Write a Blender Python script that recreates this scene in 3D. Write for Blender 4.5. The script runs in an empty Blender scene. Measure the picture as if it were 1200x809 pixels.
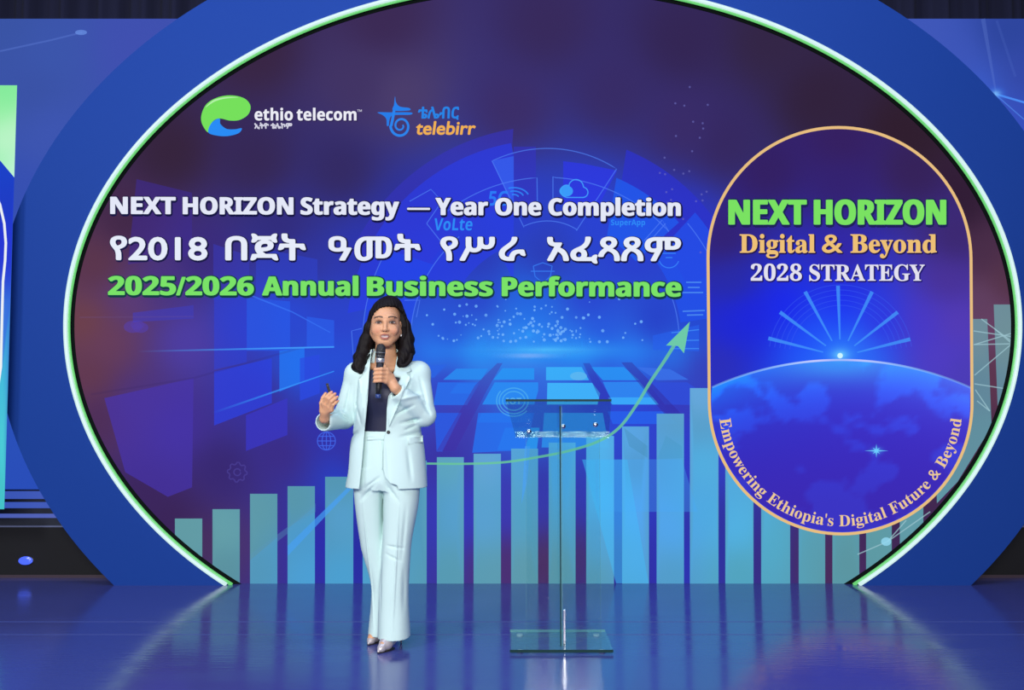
import bpy, bmesh, math
import numpy as np
from math import pi, sin, cos, radians as R
from mathutils import Vector, noise
from mathutils.geometry import delaunay_2d_cdt
from mathutils.bvhtree import BVHTree

# ---------------------------------------------------------------- camera, world, light
S = bpy.context.scene
C = S.collection
FPX, CX, CY = 1050.0, 600.0, 404.5
CAM_H, HORIZON = 1.217, 470.0
TILT = math.atan((HORIZON - CY) / FPX)
cam = bpy.data.cameras.new('camera')
cam.sensor_width = 36.0
cam.lens = FPX / 1200 * 36
cam.clip_end = 100
co = bpy.data.objects.new('camera', cam)
co.location = (0, 0, CAM_H)
co.rotation_euler = (pi / 2 + TILT, 0, 0)
C.objects.link(co)
S.camera = co

S.view_settings.view_transform = 'Standard'
S.view_settings.look = 'None'
S.view_settings.exposure = 0.0
S.view_settings.gamma = 1.0
S.view_settings.use_curve_mapping = False
S.cycles.transparent_max_bounces = 40
S.cycles.max_bounces = 12

w = bpy.data.worlds.new('hall')
w.use_nodes = True
w.node_tree.nodes['Background'].inputs[0].default_value = (0.30, 0.42, 0.85, 1)
w.node_tree.nodes['Background'].inputs[1].default_value = 0.22
S.world = w


def area(name, loc, target, size, power, col=(1, 1, 1)):
    l = bpy.data.lights.new(name, 'AREA')
    l.shape = 'RECTANGLE'
    l.size, l.size_y = size
    l.energy = power
    l.color = col
    o = bpy.data.objects.new(name, l)
    o.location = loc
    o.rotation_euler = (Vector(target) - Vector(loc)).to_track_quat('-Z', 'Y').to_euler()
    C.objects.link(o)
    return o


area('stage_wash_light', (-0.2, -3.6, 3.5), (0, 5.2, 1.3), (6.0, 1.4), 690, (1.0, 0.98, 0.95))
area('stage_side_light', (-4.6, 0.2, 4.4), (-0.6, 4.6, 1.2), (1.2, 1.2), 150, (0.93, 0.97, 1.0))
area('stage_top_light', (0.0, 3.6, 5.6), (0, 4.9, 0), (7.0, 1.0), 130, (0.55, 0.65, 1.0))


# ---------------------------------------------------------------- coordinates
def ray(px, py):
    x, z = (px - CX) / FPX, -(py - CY) / FPX
    return Vector((x, cos(TILT) - z * sin(TILT), sin(TILT) + z * cos(TILT)))


def P(px, py, Y):
    d = ray(px, py)
    k = Y / d.y
    return Vector((d.x * k, Y, CAM_H + d.z * k))


def F(px, py):
    d = ray(px, py)
    k = -CAM_H / d.z
    return Vector((d.x * k, d.y * k, 0))


def proj(V):
    """world points (n,3) -> frame coordinates (n,2)"""
    X, Y, Z = V[:, 0], V[:, 1], V[:, 2] - CAM_H
    dep = Y * cos(TILT) + Z * sin(TILT)
    up = -Y * sin(TILT) + Z * cos(TILT)
    return np.c_[CX + FPX * X / dep, CY - FPX * up / dep]


YW = F(600, 686.5).y          # front of the arch
YD = YW + 0.075               # face of the round display
PXM = (P(601, 450, YW) - P(600, 450, YW)).x   # metres per frame unit on the arch


# ---------------------------------------------------------------- materials
def lin(c):
    c = np.asarray(c, float) / 255.0
    return np.where(c <= 0.04045, c / 12.92, ((c + 0.055) / 1.055) ** 2.4)


def rgba(c, a=1.0):
    l = lin(c)
    return (float(l[0]), float(l[1]), float(l[2]), a)


MATS = {}


def mat(name, col=None, rough=0.5, spec=0.5, metal=0.0, emit=None, strength=1.0, bump=None, noise_amt=0.0, noise_scale=20, coat=0.0):
    if name in MATS:
        return MATS[name]
    m = bpy.data.materials.new(name)
    m.use_nodes = True
    nt = m.node_tree
    b = nt.nodes['Principled BSDF']
    b.inputs['Base Color'].default_value = (*col, 1) if col else (0, 0, 0, 1)
    b.inputs['Roughness'].default_value = rough
    b.inputs['Specular IOR Level'].default_value = spec
    b.inputs['Metallic'].default_value = metal
    b.inputs['Coat Weight'].default_value = coat
    if emit is not None:
        b.inputs['Emission Color'].default_value = (*emit, 1)
        b.inputs['Emission Strength'].default_value = strength
    if bump or noise_amt:
        tc = nt.nodes.new('ShaderNodeTexCoord')
        n = nt.nodes.new('ShaderNodeTexNoise')
        n.inputs['Scale'].default_value = bump[0] if bump else noise_scale
        n.inputs['Detail'].default_value = 4
        nt.links.new(tc.outputs['Object'], n.inputs['Vector'])
        if bump:
            bp = nt.nodes.new('ShaderNodeBump')
            bp.inputs['Strength'].default_value = bump[1]
            bp.inputs['Distance'].default_value = bump[2] if len(bump) > 2 else 0.002
            nt.links.new(n.outputs['Fac'], bp.inputs['Height'])
            nt.links.new(bp.outputs['Normal'], b.inputs['Normal'])
        if noise_amt:
            r = nt.nodes.new('ShaderNodeMixRGB')
            r.inputs[1].default_value = (*[c * (1 - noise_amt) for c in col], 1)
            r.inputs[2].default_value = (*[min(1, c * (1 + noise_amt)) for c in col], 1)
            nt.links.new(n.outputs['Fac'], r.inputs[0])
            nt.links.new(r.outputs[0], b.inputs['Base Color'])
    MATS[name] = m
    return m


def led_mat():
    """what an LED screen shows: light of the picture's own colour, colour and opacity carried by the drawing"""
    m = bpy.data.materials.new('led_picture')
    m.use_nodes = True
    nt = m.node_tree
    nt.nodes.clear()
    out = nt.nodes.new('ShaderNodeOutputMaterial')
    at = nt.nodes.new('ShaderNodeAttribute')
    at.attribute_name = 'Col'
    em = nt.nodes.new('ShaderNodeEmission')
    tr = nt.nodes.new('ShaderNodeBsdfTransparent')
    mx = nt.nodes.new('ShaderNodeMixShader')
    nt.links.new(at.outputs['Color'], em.inputs['Color'])
    nt.links.new(at.outputs['Alpha'], mx.inputs[0])
    nt.links.new(tr.outputs[0], mx.inputs[1])
    nt.links.new(em.outputs[0], mx.inputs[2])
    nt.links.new(mx.outputs[0], out.inputs['Surface'])
    try:
        m.cycles.emission_sampling = 'NONE'
    except Exception:
        pass
    return m


LED = led_mat()


def attr_mat(name, rough, spec, bump=None, sss=0.0, sheen=0.0):
    m = mat(name, (0.5, 0.5, 0.5), rough, spec, bump=bump)
    nt = m.node_tree
    at = nt.nodes.new('ShaderNodeAttribute')
    at.attribute_name = 'Col'
    b = nt.nodes['Principled BSDF']
    nt.links.new(at.outputs['Color'], b.inputs['Base Color'])
    b.inputs['Subsurface Weight'].default_value = sss
    b.inputs['Subsurface Radius'].default_value = (0.008, 0.004, 0.002)
    b.inputs['Subsurface Scale'].default_value = 0.5
    return m


def acrylic(name, tint, gloss=1.0, base=0.02, frost=0.0):
    m = bpy.data.materials.new(name)
    m.use_nodes = True
    nt = m.node_tree
    nt.nodes.clear()
    out = nt.nodes.new('ShaderNodeOutputMaterial')
    tr = nt.nodes.new('ShaderNodeBsdfTransparent')
    tr.inputs[0].default_value = (*tint, 1)
    gl = nt.nodes.new('ShaderNodeBsdfGlossy')
    gl.inputs['Roughness'].default_value = 0.04
    gl.inputs['Color'].default_value = (gloss, gloss, gloss, 1)
    lw = nt.nodes.new('ShaderNodeLayerWeight')
    lw.inputs['Blend'].default_value = 0.5
    pw = nt.nodes.new('ShaderNodeMath')
    pw.operation = 'POWER'
    pw.inputs[1].default_value = 4
    fr = nt.nodes.new('ShaderNodeMath')
    fr.operation = 'MULTIPLY_ADD'
    fr.inputs[1].default_value = 0.3
    fr.inputs[2].default_value = base
    nt.links.new(lw.outputs['Facing'], pw.inputs[0])
    nt.links.new(pw.outputs[0], fr.inputs[0])
    mx = nt.nodes.new('ShaderNodeMixShader')
    nt.links.new(fr.outputs[0], mx.inputs[0])
    nt.links.new(tr.outputs[0], mx.inputs[1])
    nt.links.new(gl.outputs[0], mx.inputs[2])
    sh = mx
    if frost:
        df = nt.nodes.new('ShaderNodeBsdfDiffuse')
        df.inputs[0].default_value = (0.45, 0.75, 0.72, 1)
        sh = nt.nodes.new('ShaderNodeMixShader')
        sh.inputs[0].default_value = frost
        nt.links.new(mx.outputs[0], sh.inputs[1])
        nt.links.new(df.outputs[0], sh.inputs[2])
    nt.links.new(sh.outputs[0], out.inputs['Surface'])
    MATS[name] = m
    return m


# ---------------------------------------------------------------- object helpers
def props(o, label=None, cat=None, group=None, kind=None):
    for k, v in (('label', label), ('category', cat), ('group', group), ('kind', kind)):
        if v:
            o[k] = v
    return o


def empty(name, loc, label, cat, group=None):
    o = bpy.data.objects.new(name, None)
    o.location = loc
    o.empty_display_size = 0.1
    C.objects.link(o)
    return props(o, label, cat, group)


def wloc(o):
    v = Vector((0, 0, 0))
    while o is not None:
        v = v + o.location
        o = o.parent
    return v


def meshobj(name, V, Fc, m, parent=None, smooth=False, cols=None, label=None, origin=None):
    """V in world coordinates"""
    V = np.asarray([tuple(v) for v in V] if not isinstance(V, np.ndarray) else V, float)
    off = wloc(parent) if parent is not None else Vector((0, 0, 0))
    if origin is None:
        origin = Vector(V.min(0) * 0.5 + V.max(0) * 0.5)
        origin.z = float(V[:, 2].min())
    V = V - np.array(origin)
    me = bpy.data.meshes.new(name)
    if isinstance(Fc, np.ndarray):
        n = len(Fc)
        me.vertices.add(len(V))
        me.vertices.foreach_set('co', V.astype(np.float32).ravel())
        me.loops.add(n * 4)
        me.loops.foreach_set('vertex_index', Fc.astype(np.int32).ravel())
        me.polygons.add(n)
        me.polygons.foreach_set('loop_start', np.arange(0, n * 4, 4, dtype=np.int32))
        me.update(calc_edges=True)
        me.validate()
    else:
        me.from_pydata(V.tolist(), [], [list(f) for f in Fc])
        me.update()
    if cols is not None:
        a = me.color_attributes.new('Col', 'FLOAT_COLOR', 'POINT')
        a.data.foreach_set('color', np.asarray(cols, np.float32).ravel())
    if smooth:
        me.polygons.foreach_set('use_smooth', np.ones(len(me.polygons), bool))
    if m:
        me.materials.append(m)
    o = bpy.data.objects.new(name, me)
    C.objects.link(o)
    if parent is not None:
        o.parent = parent
    o.location = Vector(origin) - off
    if label:
        o['label'] = label
    return o


class MB:
    """collects simple closed shapes into one mesh"""
    def __init__(s):
        s.V, s.F = [], []

    def add(s, V, Fc):
        n = len(s.V)
        s.V += [Vector(v) for v in V]
        s.F += [[i + n for i in f] for f in Fc]
        return s

    def hexa(s, b, t):
        """four bottom and four top corners, both counter-clockwise from above"""
        return s.add(list(b) + list(t), [(3, 2, 1, 0), (4, 5, 6, 7), (0, 1, 5, 4), (1, 2, 6, 5), (2, 3, 7, 6), (3, 0, 4, 7)])

    def box(s, x0, x1, y0, y1, z0, z1):
        return s.hexa([(x0, y0, z0), (x1, y0, z0), (x1, y1, z0), (x0, y1, z0)], [(x0, y0, z1), (x1, y0, z1), (x1, y1, z1), (x0, y1, z1)])

    def lathe(s, axis_pts, n=24):
        """list of (centre, radius) along any axis"""
        a, b = Vector(axis_pts[0][0]), Vector(axis_pts[-1][0])
        d = (b - a).normalized()
        u = d.orthogonal().normalized()
        v = d.cross(u)
        V = []
        for c, r in axis_pts:
            for k in range(n):
                t = 2 * pi * k / n
                V.append(Vector(c) + u * r * cos(t) + v * r * sin(t))
        Fc = []
        m = len(axis_pts)
        for i in range(m - 1):
            for k in range(n):
                k2 = (k + 1) % n
                Fc.append((i * n + k, i * n + k2, (i + 1) * n + k2, (i + 1) * n + k))
        Fc.append(tuple(range(n - 1, -1, -1)))
        Fc.append(tuple((m - 1) * n + k for k in range(n)))
        return s.add(V, Fc)

    def sweep(s, pts, r, n=8, side=Vector((0, 1, 0)), ry=None):
        """round bar along points, closed at both ends"""
        V = []
        L = len(pts)
        ry = ry or r
        for i, p in enumerate(pts):
            a, b = pts[max(0, i - 1)], pts[min(L - 1, i + 1)]
            d = (b - a).normalized()
            u = d.cross(side).normalized()
            v = side
            for k in range(n):
                t = 2 * pi * k / n
                V.append(p + u * r * cos(t) + v * ry * sin(t))
        Fc = []
        for i in range(L - 1):
            for k in range(n):
                k2 = (k + 1) % n
                Fc.append((i * n + k, i * n + k2, (i + 1) * n + k2, (i + 1) * n + k))
        Fc.append(tuple(range(n - 1, -1, -1)))
        Fc.append(tuple((L - 1) * n + k for k in range(n)))
        return s.add(V, Fc)

    def obj(s, name, m, parent=None, smooth=False, bevel=0, label=None):
        o = meshobj(name, s.V, s.F, m, parent, smooth, label=label)
        if bevel:
            md = o.modifiers.new('bevel', 'BEVEL')
            md.width = bevel
            md.segments = 2
            md.limit_method = 'ANGLE'
        return o


# ================================================================ SETTING
def floor_mat():
    m = mat('stage_floor', (0.058, 0.070, 0.265), 0.2, 0.8)
    nt = m.node_tree
    b = nt.nodes['Principled BSDF']
    tc = nt.nodes.new('ShaderNodeTexCoord')
    mp = nt.nodes.new('ShaderNodeMapping')
    mp.inputs['Scale'].default_value = (0.8, 4.0, 1)
    n = nt.nodes.new('ShaderNodeTexNoise')
    n.inputs['Scale'].default_value = 1.6
    n.inputs['Detail'].default_value = 6
    rp = nt.nodes.new('ShaderNodeMapRange')
    rp.inputs['From Min'].default_value = 0.3
    rp.inputs['From Max'].default_value = 0.7
    rp.inputs['To Min'].default_value = 0.10
    rp.inputs['To Max'].default_value = 0.20
    nt.links.new(tc.outputs['Object'], mp.inputs['Vector'])
    nt.links.new(mp.outputs[0], n.inputs['Vector'])
    nt.links.new(n.outputs['Fac'], rp.inputs['Value'])
    nt.links.new(rp.outputs[0], b.inputs['Roughness'])
    n2 = nt.nodes.new('ShaderNodeTexNoise')
    n2.inputs['Scale'].default_value = 9
    n2.inputs['Detail'].default_value = 5
    bp = nt.nodes.new('ShaderNodeBump')
    bp.inputs['Strength'].default_value = 0.06
    bp.inputs['Distance'].default_value = 0.01
    nt.links.new(mp.outputs[0], n2.inputs['Vector'])
    nt.links.new(n2.outputs['Fac'], bp.inputs['Height'])
    nt.links.new(bp.outputs[0], b.inputs['Normal'])
    return m


fl = MB().box(-7, 7, -3.2, YW + 2.2, -0.12, 0).obj('floor', floor_mat())
props(fl, kind='structure')
# seams of the floor covering
for i, yy in enumerate((744, 729)):
    p = F(600, yy)
    t = MB().box(-7, 7, p.y - 0.002, p.y + 0.002, 0, 0.0012).obj('trim_%d' % (i + 1), mat('floor_seam', (0.06, 0.09, 0.30), 0.45))
    props(t, kind='structure')
bw = MB().box(-7, 7, YW + 2.0, YW + 2.2, 0, 6.4).obj('wall_back', mat('black_wall', (0.006, 0.006, 0.012), 0.8))
props(bw, kind='structure')

for side_, xa, xb in (('left', -7.2, -7.0), ('right', 7.0, 7.2)):
    sw = MB().box(xa, xb, -3.2, YW + 2.2, 0, 6.4).obj('wall_' + side_, mat('dark_side_wall', (0.02, 0.022, 0.035), 0.8))
    props(sw, kind='structure')

# dark stage curtain along the top
YC = YW + 1.2
V, Fc = [], []
nx = 560
for i in range(nx + 1):
    x = -6.2 + 12.4 * i / nx
    y = YC + 0.06 * sin(x * 21) + 0.03 * sin(x * 47 + 1.3) + 0.05 * sin(x * 5.1)
    V += [(x, y, 0.06), (x, y, 5.8), (x, y + 0.03, 0.06), (x, y + 0.03, 5.8)]
for i in range(nx):
    a = 4 * i
    b = a + 4
    Fc += [(a, b, b + 1, a + 1), (a + 2, a + 3, b + 3, b + 2), (a + 1, b + 1, b + 3, a + 3), (a, a + 2, b + 2, b)]
Fc += [(0, 1, 3, 2), (4 * nx, 4 * nx + 2, 4 * nx + 3, 4 * nx + 1)]
cu = meshobj('stage_curtain', V, Fc, mat('curtain_cloth', (0.0045, 0.0055, 0.030), 0.9), smooth=True)
props(cu, 'dark navy pleated curtain along the top behind the screens', 'curtain')

# ================================================================ LED DRAWING HELPERS
def art(name, pts, col, parent, Y, layer, alpha=1.0, grid=None, label=None):
    """a filled outline (frame coordinates) on a screen plane; col is a colour or a function (px,py)->rgb[,alpha] in 0..255"""
    Yl = Y - 0.0012 * layer
    pts = [(float(a), float(b)) for a, b in pts]
    vs = [Vector(p) for p in pts]
    if grid:
        arr = np.array(pts)
        x0, y0 = arr.min(0)
        x1, y1 = arr.max(0)
        for gx in np.arange(x0 + grid * .5, x1, grid):
            for gy in np.arange(y0 + grid * .5, y1, grid):
                vs.append(Vector((gx, gy)))
    n = len(pts)
    r = delaunay_2d_cdt(vs, [], [list(range(n))], 1, 1e-5)
    v2, f2 = r[0], r[2]
    cols = []
    for v in v2:
        c = col(v.x, v.y) if callable(col) else col
        a = c[3] if len(c) > 3 else alpha
        cols.append(rgba(c[:3], a))
    f3 = [tuple(reversed(f)) if 0 else tuple(f) for f in f2]
    return meshobj(name, [P(v.x, v.y, Yl) for v in v2], f3, LED, parent, cols=cols, label=label)


def ribbon_data(pts, w, w2=None):
    pts = [Vector(p) for p in pts]
    w2 = w if w2 is None else w2
    V, Fc = [], []
    L = len(pts)
    for i, p in enumerate(pts):
        d = (pts[min(L - 1, i + 1)] - pts[max(0, i - 1)])
        d = d.normalized() if d.length > 0 else Vector((1, 0))
        nrm = Vector((-d.y, d.x))
        ww = (w + (w2 - w) * i / max(1, L - 1)) / 2
        V += [p + nrm * ww, p - nrm * ww]
    for i in range(L - 1):
        Fc.append((2 * i, 2 * i + 1, 2 * i + 3, 2 * i + 2))
    return V, Fc


def strokes(name, lines, w, col, parent, Y, layer, alpha=1.0, w2=None, label=None):
    """several drawn lines of one figure as one picture part"""
    Yl = Y - 0.0012 * layer
    V, Fc, cols = [], [], []
    for pts in lines:
        v, f = ribbon_data(pts, w, w2)
        n = len(V)
        for i, p in enumerate(v):
            c = col(p.x, p.y) if callable(col) else col
            a = c[3] if len(c) > 3 else alpha
            cols.append(rgba(c[:3], a))
            V.append(P(p.x, p.y, Yl))
        Fc += [[i + n for i in ff] for ff in f]
    return meshobj(name, V, Fc, LED, parent, cols=cols, label=label)


def arc(cx, cy, rx, ry, a0, a1, n=48):
    """angles in degrees, 0 = right, 90 = up"""
    return [(cx + rx * cos(R(a0 + (a1 - a0) * i / n)), cy - ry * sin(R(a0 + (a1 - a0) * i / n))) for i in range(n + 1)]


def anchors(lst, p=3.4, sm=700.0):
    A = np.array([(a, b) for a, b, c in lst], float)
    K = np.array([c for a, b, c in lst], float)

    def f(x, y):
        d2 = (A[:, 0] - x) ** 2 + (A[:, 1] - y) ** 2 + sm
        wt = d2 ** (-p / 2)
        return tuple((wt[:, None] * K).sum(0) / wt.sum())
    return f


def spline(pts, n=8, closed=True):
    out = []
    m = len(pts)
    for i in range(m if closed else m - 1):
        p0, p1, p2, p3 = (Vector(pts[(i + k) % m] if closed else pts[min(m - 1, max(0, i + k))]) for k in (-1, 0, 1, 2))
        for j in range(n):
            t = j / n
            out.append(tuple(0.5 * ((2 * p1) + (p2 - p0) * t + (2 * p0 - 5 * p1 + 4 * p2 - p3) * t * t + (3 * p1 - p0 - 3 * p2 + p3) * t ** 3)))
    return out


# ---- lettering
def sans(s):
    o = ''
    for ch in s:
        if 'A' <= ch <= 'Z': o += chr(0x1D5D4 + ord(ch) - 65)
        elif 'a' <= ch <= 'z': o += chr(0x1D5EE + ord(ch) - 97)
        elif '0' <= ch <= '9': o += chr(0x1D7EC + ord(ch) - 48)
        else: o += ch
    return o


def serif(s):
    o = ''
    for ch in s:
        if 'A' <= ch <= 'Z': o += chr(0x1D400 + ord(ch) - 65)
        elif 'a' <= ch <= 'z': o += chr(0x1D41A + ord(ch) - 97)
        elif '0' <= ch <= '9': o += chr(0x1D7CE + ord(ch) - 48)
        else: o += ch
    return o


GLY = {}


def glyphs(s):
    if s not in GLY:
        c = bpy.data.curves.new('lettering', 'FONT')
        c.body = s
        c.size = 1
        c.resolution_u = 4
        o = bpy.data.objects.new('lettering', c)
        C.objects.link(o)
        dg = bpy.context.evaluated_depsgraph_get()
        me = bpy.data.meshes.new_from_object(o.evaluated_get(dg))
        V = np.array([v.co[:2] for v in me.vertices])
        Fc = [tuple(p.vertices) for p in me.polygons]
        bpy.data.objects.remove(o)
        bpy.data.curves.remove(c)
        bpy.data.meshes.remove(me)
        GLY[s] = (V, Fc)
    return GLY[s]


def lettering(name, s, x0, x1, base, cap, col, parent, Y, layer, style=None, slope=0.0, bold=0.0, ref='H', shear=0.0, alpha=1.0, mapf=None, label=None, boldy=None, dx=0, dy=0):
    st = {'sans': sans, 'serif': serif}.get(style, lambda q: q)
    V, Fc = glyphs(st(s))
    rv = glyphs(st(ref))[0]
    ch = rv[:, 1].max()
    u = (V[:, 0] - V[:, 0].min()) / (V[:, 0].max() - V[:, 0].min())
    bx = x0 + u * (x1 - x0) + shear * V[:, 1] / ch * cap
    by = V[:, 1] / ch * cap
    if mapf:
        q = np.array([mapf(a, b) for a, b in zip(u, by)])
    else:
        q = np.c_[bx, base - by + slope * (bx - x0)]
    q = q + np.array([dx, dy])
    shifts = [(0, 0)]
    if bold:
        b2 = bold if boldy is None else boldy
        shifts += [(bold * cos(t), b2 * sin(t)) for t in np.arange(0, 2 * pi - .01, pi / 4)]
    VV, FF = [], []
    for k, (sx, sy) in enumerate(shifts):
        n = len(VV)
        Yl = Y - 0.0012 * layer + 0.00004 * k
        VV += [P(a + sx, b + sy, Yl) for a, b in q]
        FF += [[i + n for i in f] for f in Fc]
    cols = np.tile(np.array(rgba(col, alpha)), (len(VV), 1))
    return meshobj(name, VV, FF, LED, parent, cols=cols, label=label)


def title(name, words, base, cap, col, parent, Y, layer, shadow=(25, 25, 70), sh=1.3, under=None, **k):
    for s, x0, x1 in words:
        dy_ = k.get('slope', 0) * (x0 - words[0][1])
        word(name, s, x0, x1, base + dy_, cap, col, parent, Y, layer, shadow, sh, under, **k)


def word(name, s, x0, x1, base, cap, col, parent, Y, layer, shadow, sh, under, **k):
    lo = lettering('letter_outline', s, x0, x1, base, cap, shadow, parent, Y, layer - 1, dx=0.8, dy=0.9, **{**k, 'bold': k.get('bold', 0) + sh, 'boldy': None, 'label': 'dark outline behind the lettering'})
    o = lettering(name, s, x0, x1, base, cap, col, parent, Y, layer, **k)
    if under is None:
        lo.parent = o
        lo.location = lo.location - o.location
    else:
        for q in (lo, o):
            q.parent = under
            q.location = q.location - under.location


# ================================================================ LED BACKDROPS BEHIND THE ARCH
YB = YW + 0.42
sky = anchors([(0, 30, (58, 84, 165)), (60, 60, (60, 86, 172)), (150, 60, (64, 80, 176)), (40, 110, (58, 82, 165)), (60, 150, (62, 86, 178)),
               (25, 230, (55, 80, 178)), (20, 500, (42, 80, 185)), (40, 570, (42, 78, 185)),
               (1080, 40, (64, 88, 185)), (1120, 70, (62, 86, 185)), (1180, 40, (45, 68, 155)), (1150, 110, (60, 95, 205)), (1195, 90, (52, 72, 165)), (1195, 140, (55, 80, 190))])


def grid_art(name, x0, x1, y0, y1, step, col, parent, Y, layer):
    nx, ny = max(1, int((x1 - x0) / step)), max(1, int((y1 - y0) / step))
    V, cols, Fc = [], [], []
    for j in range(ny + 1):
        for i in range(nx + 1):
            a, b = x0 + (x1 - x0) * i / nx, y0 + (y1 - y0) * j / ny
            V.append(P(a, b, Y - 0.0012 * layer))
            cc = col(a, b)
            cols.append(rgba(cc[:3], cc[3] if len(cc) > 3 else 1))
    for j in range(ny):
        for i in range(nx):
            k = j * (nx + 1) + i
            Fc.append((k, k + nx + 1, k + nx + 2, k + 1))
    return meshobj(name, V, Fc, LED, parent, cols=cols)


black = mat('black_skirt_cloth', (0.011, 0.011, 0.013), 0.75, 0.25, bump=(300, 0.2))
cab = mat('screen_cabinet', (0.015, 0.016, 0.02), 0.6)


def backdrop(x0, x1, side):
    a, b = P(x0, 22, YB), P(x1, 580, YB)
    t = empty('led_backdrop', ((a.x + b.x) / 2, YB, b.z), 'tall blue LED backdrop screen behind the arch on its %s side' % side, 'screen', 'blue LED backdrops')
    MB().box(a.x, b.x, YB + 0.002, YB + 0.10, b.z, a.z).obj('cabinet', cab, t)
    grid_art('picture', x0, x1, 22, 580, 14, sky, t, YB, 0)
    return t


bl = backdrop(-260, 330, 'left')
br = backdrop(940, 1460, 'right')
# light beams and glow drawn on the backdrops
strokes('light_beam', [[(0, 60), (60, 47), (96, 38)]], 2.0, (95, 125, 215), bl, YB, 1, 0.35)
art('glow', arc(95, 38, 7, 3, 0, 360, 20), (110, 150, 235), bl, YB, 2, 0.6)
strokes('light_beam', [[(1152, 22), (1167, 108)]], 5.0, (105, 135, 220), br, YB, 1, 0.2, w2=2)
strokes('light_beam', [[(1168, 24), (1190, 90)]], 3.0, (90, 120, 210), br, YB, 2, 0.12)
strokes('light_beam', [[(1166, 110), (1200, 120), (1240, 128)]], 2.4, (80, 150, 255), br, YB, 3, 0.8)
strokes('light_beam', [[(1168, 112), (1200, 140)]], 1.2, (90, 150, 250), br, YB, 4, 0.5)


def glow(c0, c1, cx, cy, r, a0=1.0, sx=1.0):
    def f(x, y):
        t = min(1, math.hypot((x - cx) / sx, y - cy) / r)
        k = (1 - t) ** 2
        return (c1[0] + (c0[0] - c1[0]) * k, c1[1] + (c0[1] - c1[1]) * k, c1[2] + (c0[2] - c1[2]) * k, a0 * k)
    return f


art('glow', arc(1167, 110, 17, 12, 0, 360, 24), glow((150, 215, 255), (50, 110, 240), 1167, 110, 12, 1, 1.4), br, YB, 5, grid=3)

# riser under the backdrops: dark steps with light strips, then a black skirt
for side, x0, x1 in (('left', -260, 330), ('right', 940, 1460)):
    a, b = P(x0, 618, YB - 0.1).x, P(x1, 618, YB - 0.1).x
    t = empty('stage_riser', ((a + b) / 2, YB, 0), 'black skirted riser carrying the blue backdrop on the %s' % side, 'riser', 'black risers under the backdrops')
    zs = lambda y, Y: P(600, y, Y).z
    Yf = YB - 0.16
    MB().box(a, b, Yf, YB - 0.004, 0.02, zs(618, Yf)).obj('skirt', black, t)
    MB().box(a, b, Yf - 0.004, Yf + 0.03, 0.0, 0.02).obj('bottom_rail', mat('rail_pinkish', (0.05, 0.03, 0.045), 0.6), t)
    steps = [(618, 616.3, 'grey'), (616.3, 608, 'dark'), (608, 603.3, 'lit'), (603.3, 597, 'dark'), (597, 590, 'lit'), (590, 586.5, 'dark'), (586.5, 577.5, 'lit'), (577.5, 576.2, 'dark')]
    Yn = Yf
    for y1, y2, kk in steps:
        z1, z2 = zs(y1, Yf), zs(y2, Yf)
        Yn = Yn + 0.012
        if kk == 'dark':
            MB().box(a, b, Yn, YB - 0.004, z1, z2).obj('step', mat('dark_step', (0.016, 0.02, 0.035), 0.5), t)
        elif kk == 'grey':
            MB().box(a, b, Yf - 0.006, YB - 0.004, z1, z2).obj('step_edge', mat('grey_edge', (0.12, 0.14, 0.24), 0.5), t)
        else:
            cl = (74, 92, 178) if y1 == 608 else (56, 84, 180)
            MB().box(a, b, Yn, YB - 0.004, z1, z2).obj('light_strip', mat('blue_light_strip_%d' % cl[0], (0.01, 0.01, 0.02), 0.5, emit=tuple(lin(cl))), t)
    if side == 'left':
        q = P(31, 657, Yf)
        sp = empty('spot_lamp', (q.x, Yf, q.z), 'small glowing blue spot lamp set in the black riser skirt', 'lamp')
        hm = MB().lathe([((q.x, Yf - 0.001, q.z), 0.052), ((q.x, Yf - 0.004, q.z), 0.052), ((q.x, Yf - 0.006, q.z), 0.048)], 28)
        hm.V = [Vector((v.x, v.y, q.z + (v.z - q.z) * 0.6)) for v in hm.V]
        hm.obj('housing', mat('lamp_housing', (0.012, 0.012, 0.02), 0.4), sp)
        lm = MB().lathe([((q.x, Yf - 0.008, q.z), 0.048), ((q.x, Yf - 0.018, q.z), 0.046), ((q.x, Yf - 0.023, q.z), 0.03)], 28)
        lm.V = [Vector((v.x, v.y, q.z + (v.z - q.z) * 0.6)) for v in lm.V]
        lm.obj('lens', mat('blue_lens', (0.02, 0.03, 0.2), 0.2, emit=tuple(lin((72, 100, 245))), strength=1.1), sp)

# narrow green screen at the left edge of the frame, held off the backdrop by arms
YG = YW - 0.10
tl, bl_ = P(20, 100, YG), P(5, 597, YG)
gt = empty('side_screen', (tl.x - 0.7, YG, bl_.z), 'bright green and blue LED side screen cut off by the left frame edge', 'screen')
edge = [(20, 100), (16.4, 208), (5, 597)]


def exf(y):
    return float(np.interp(y, [100, 597], [20, 5]))


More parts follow.
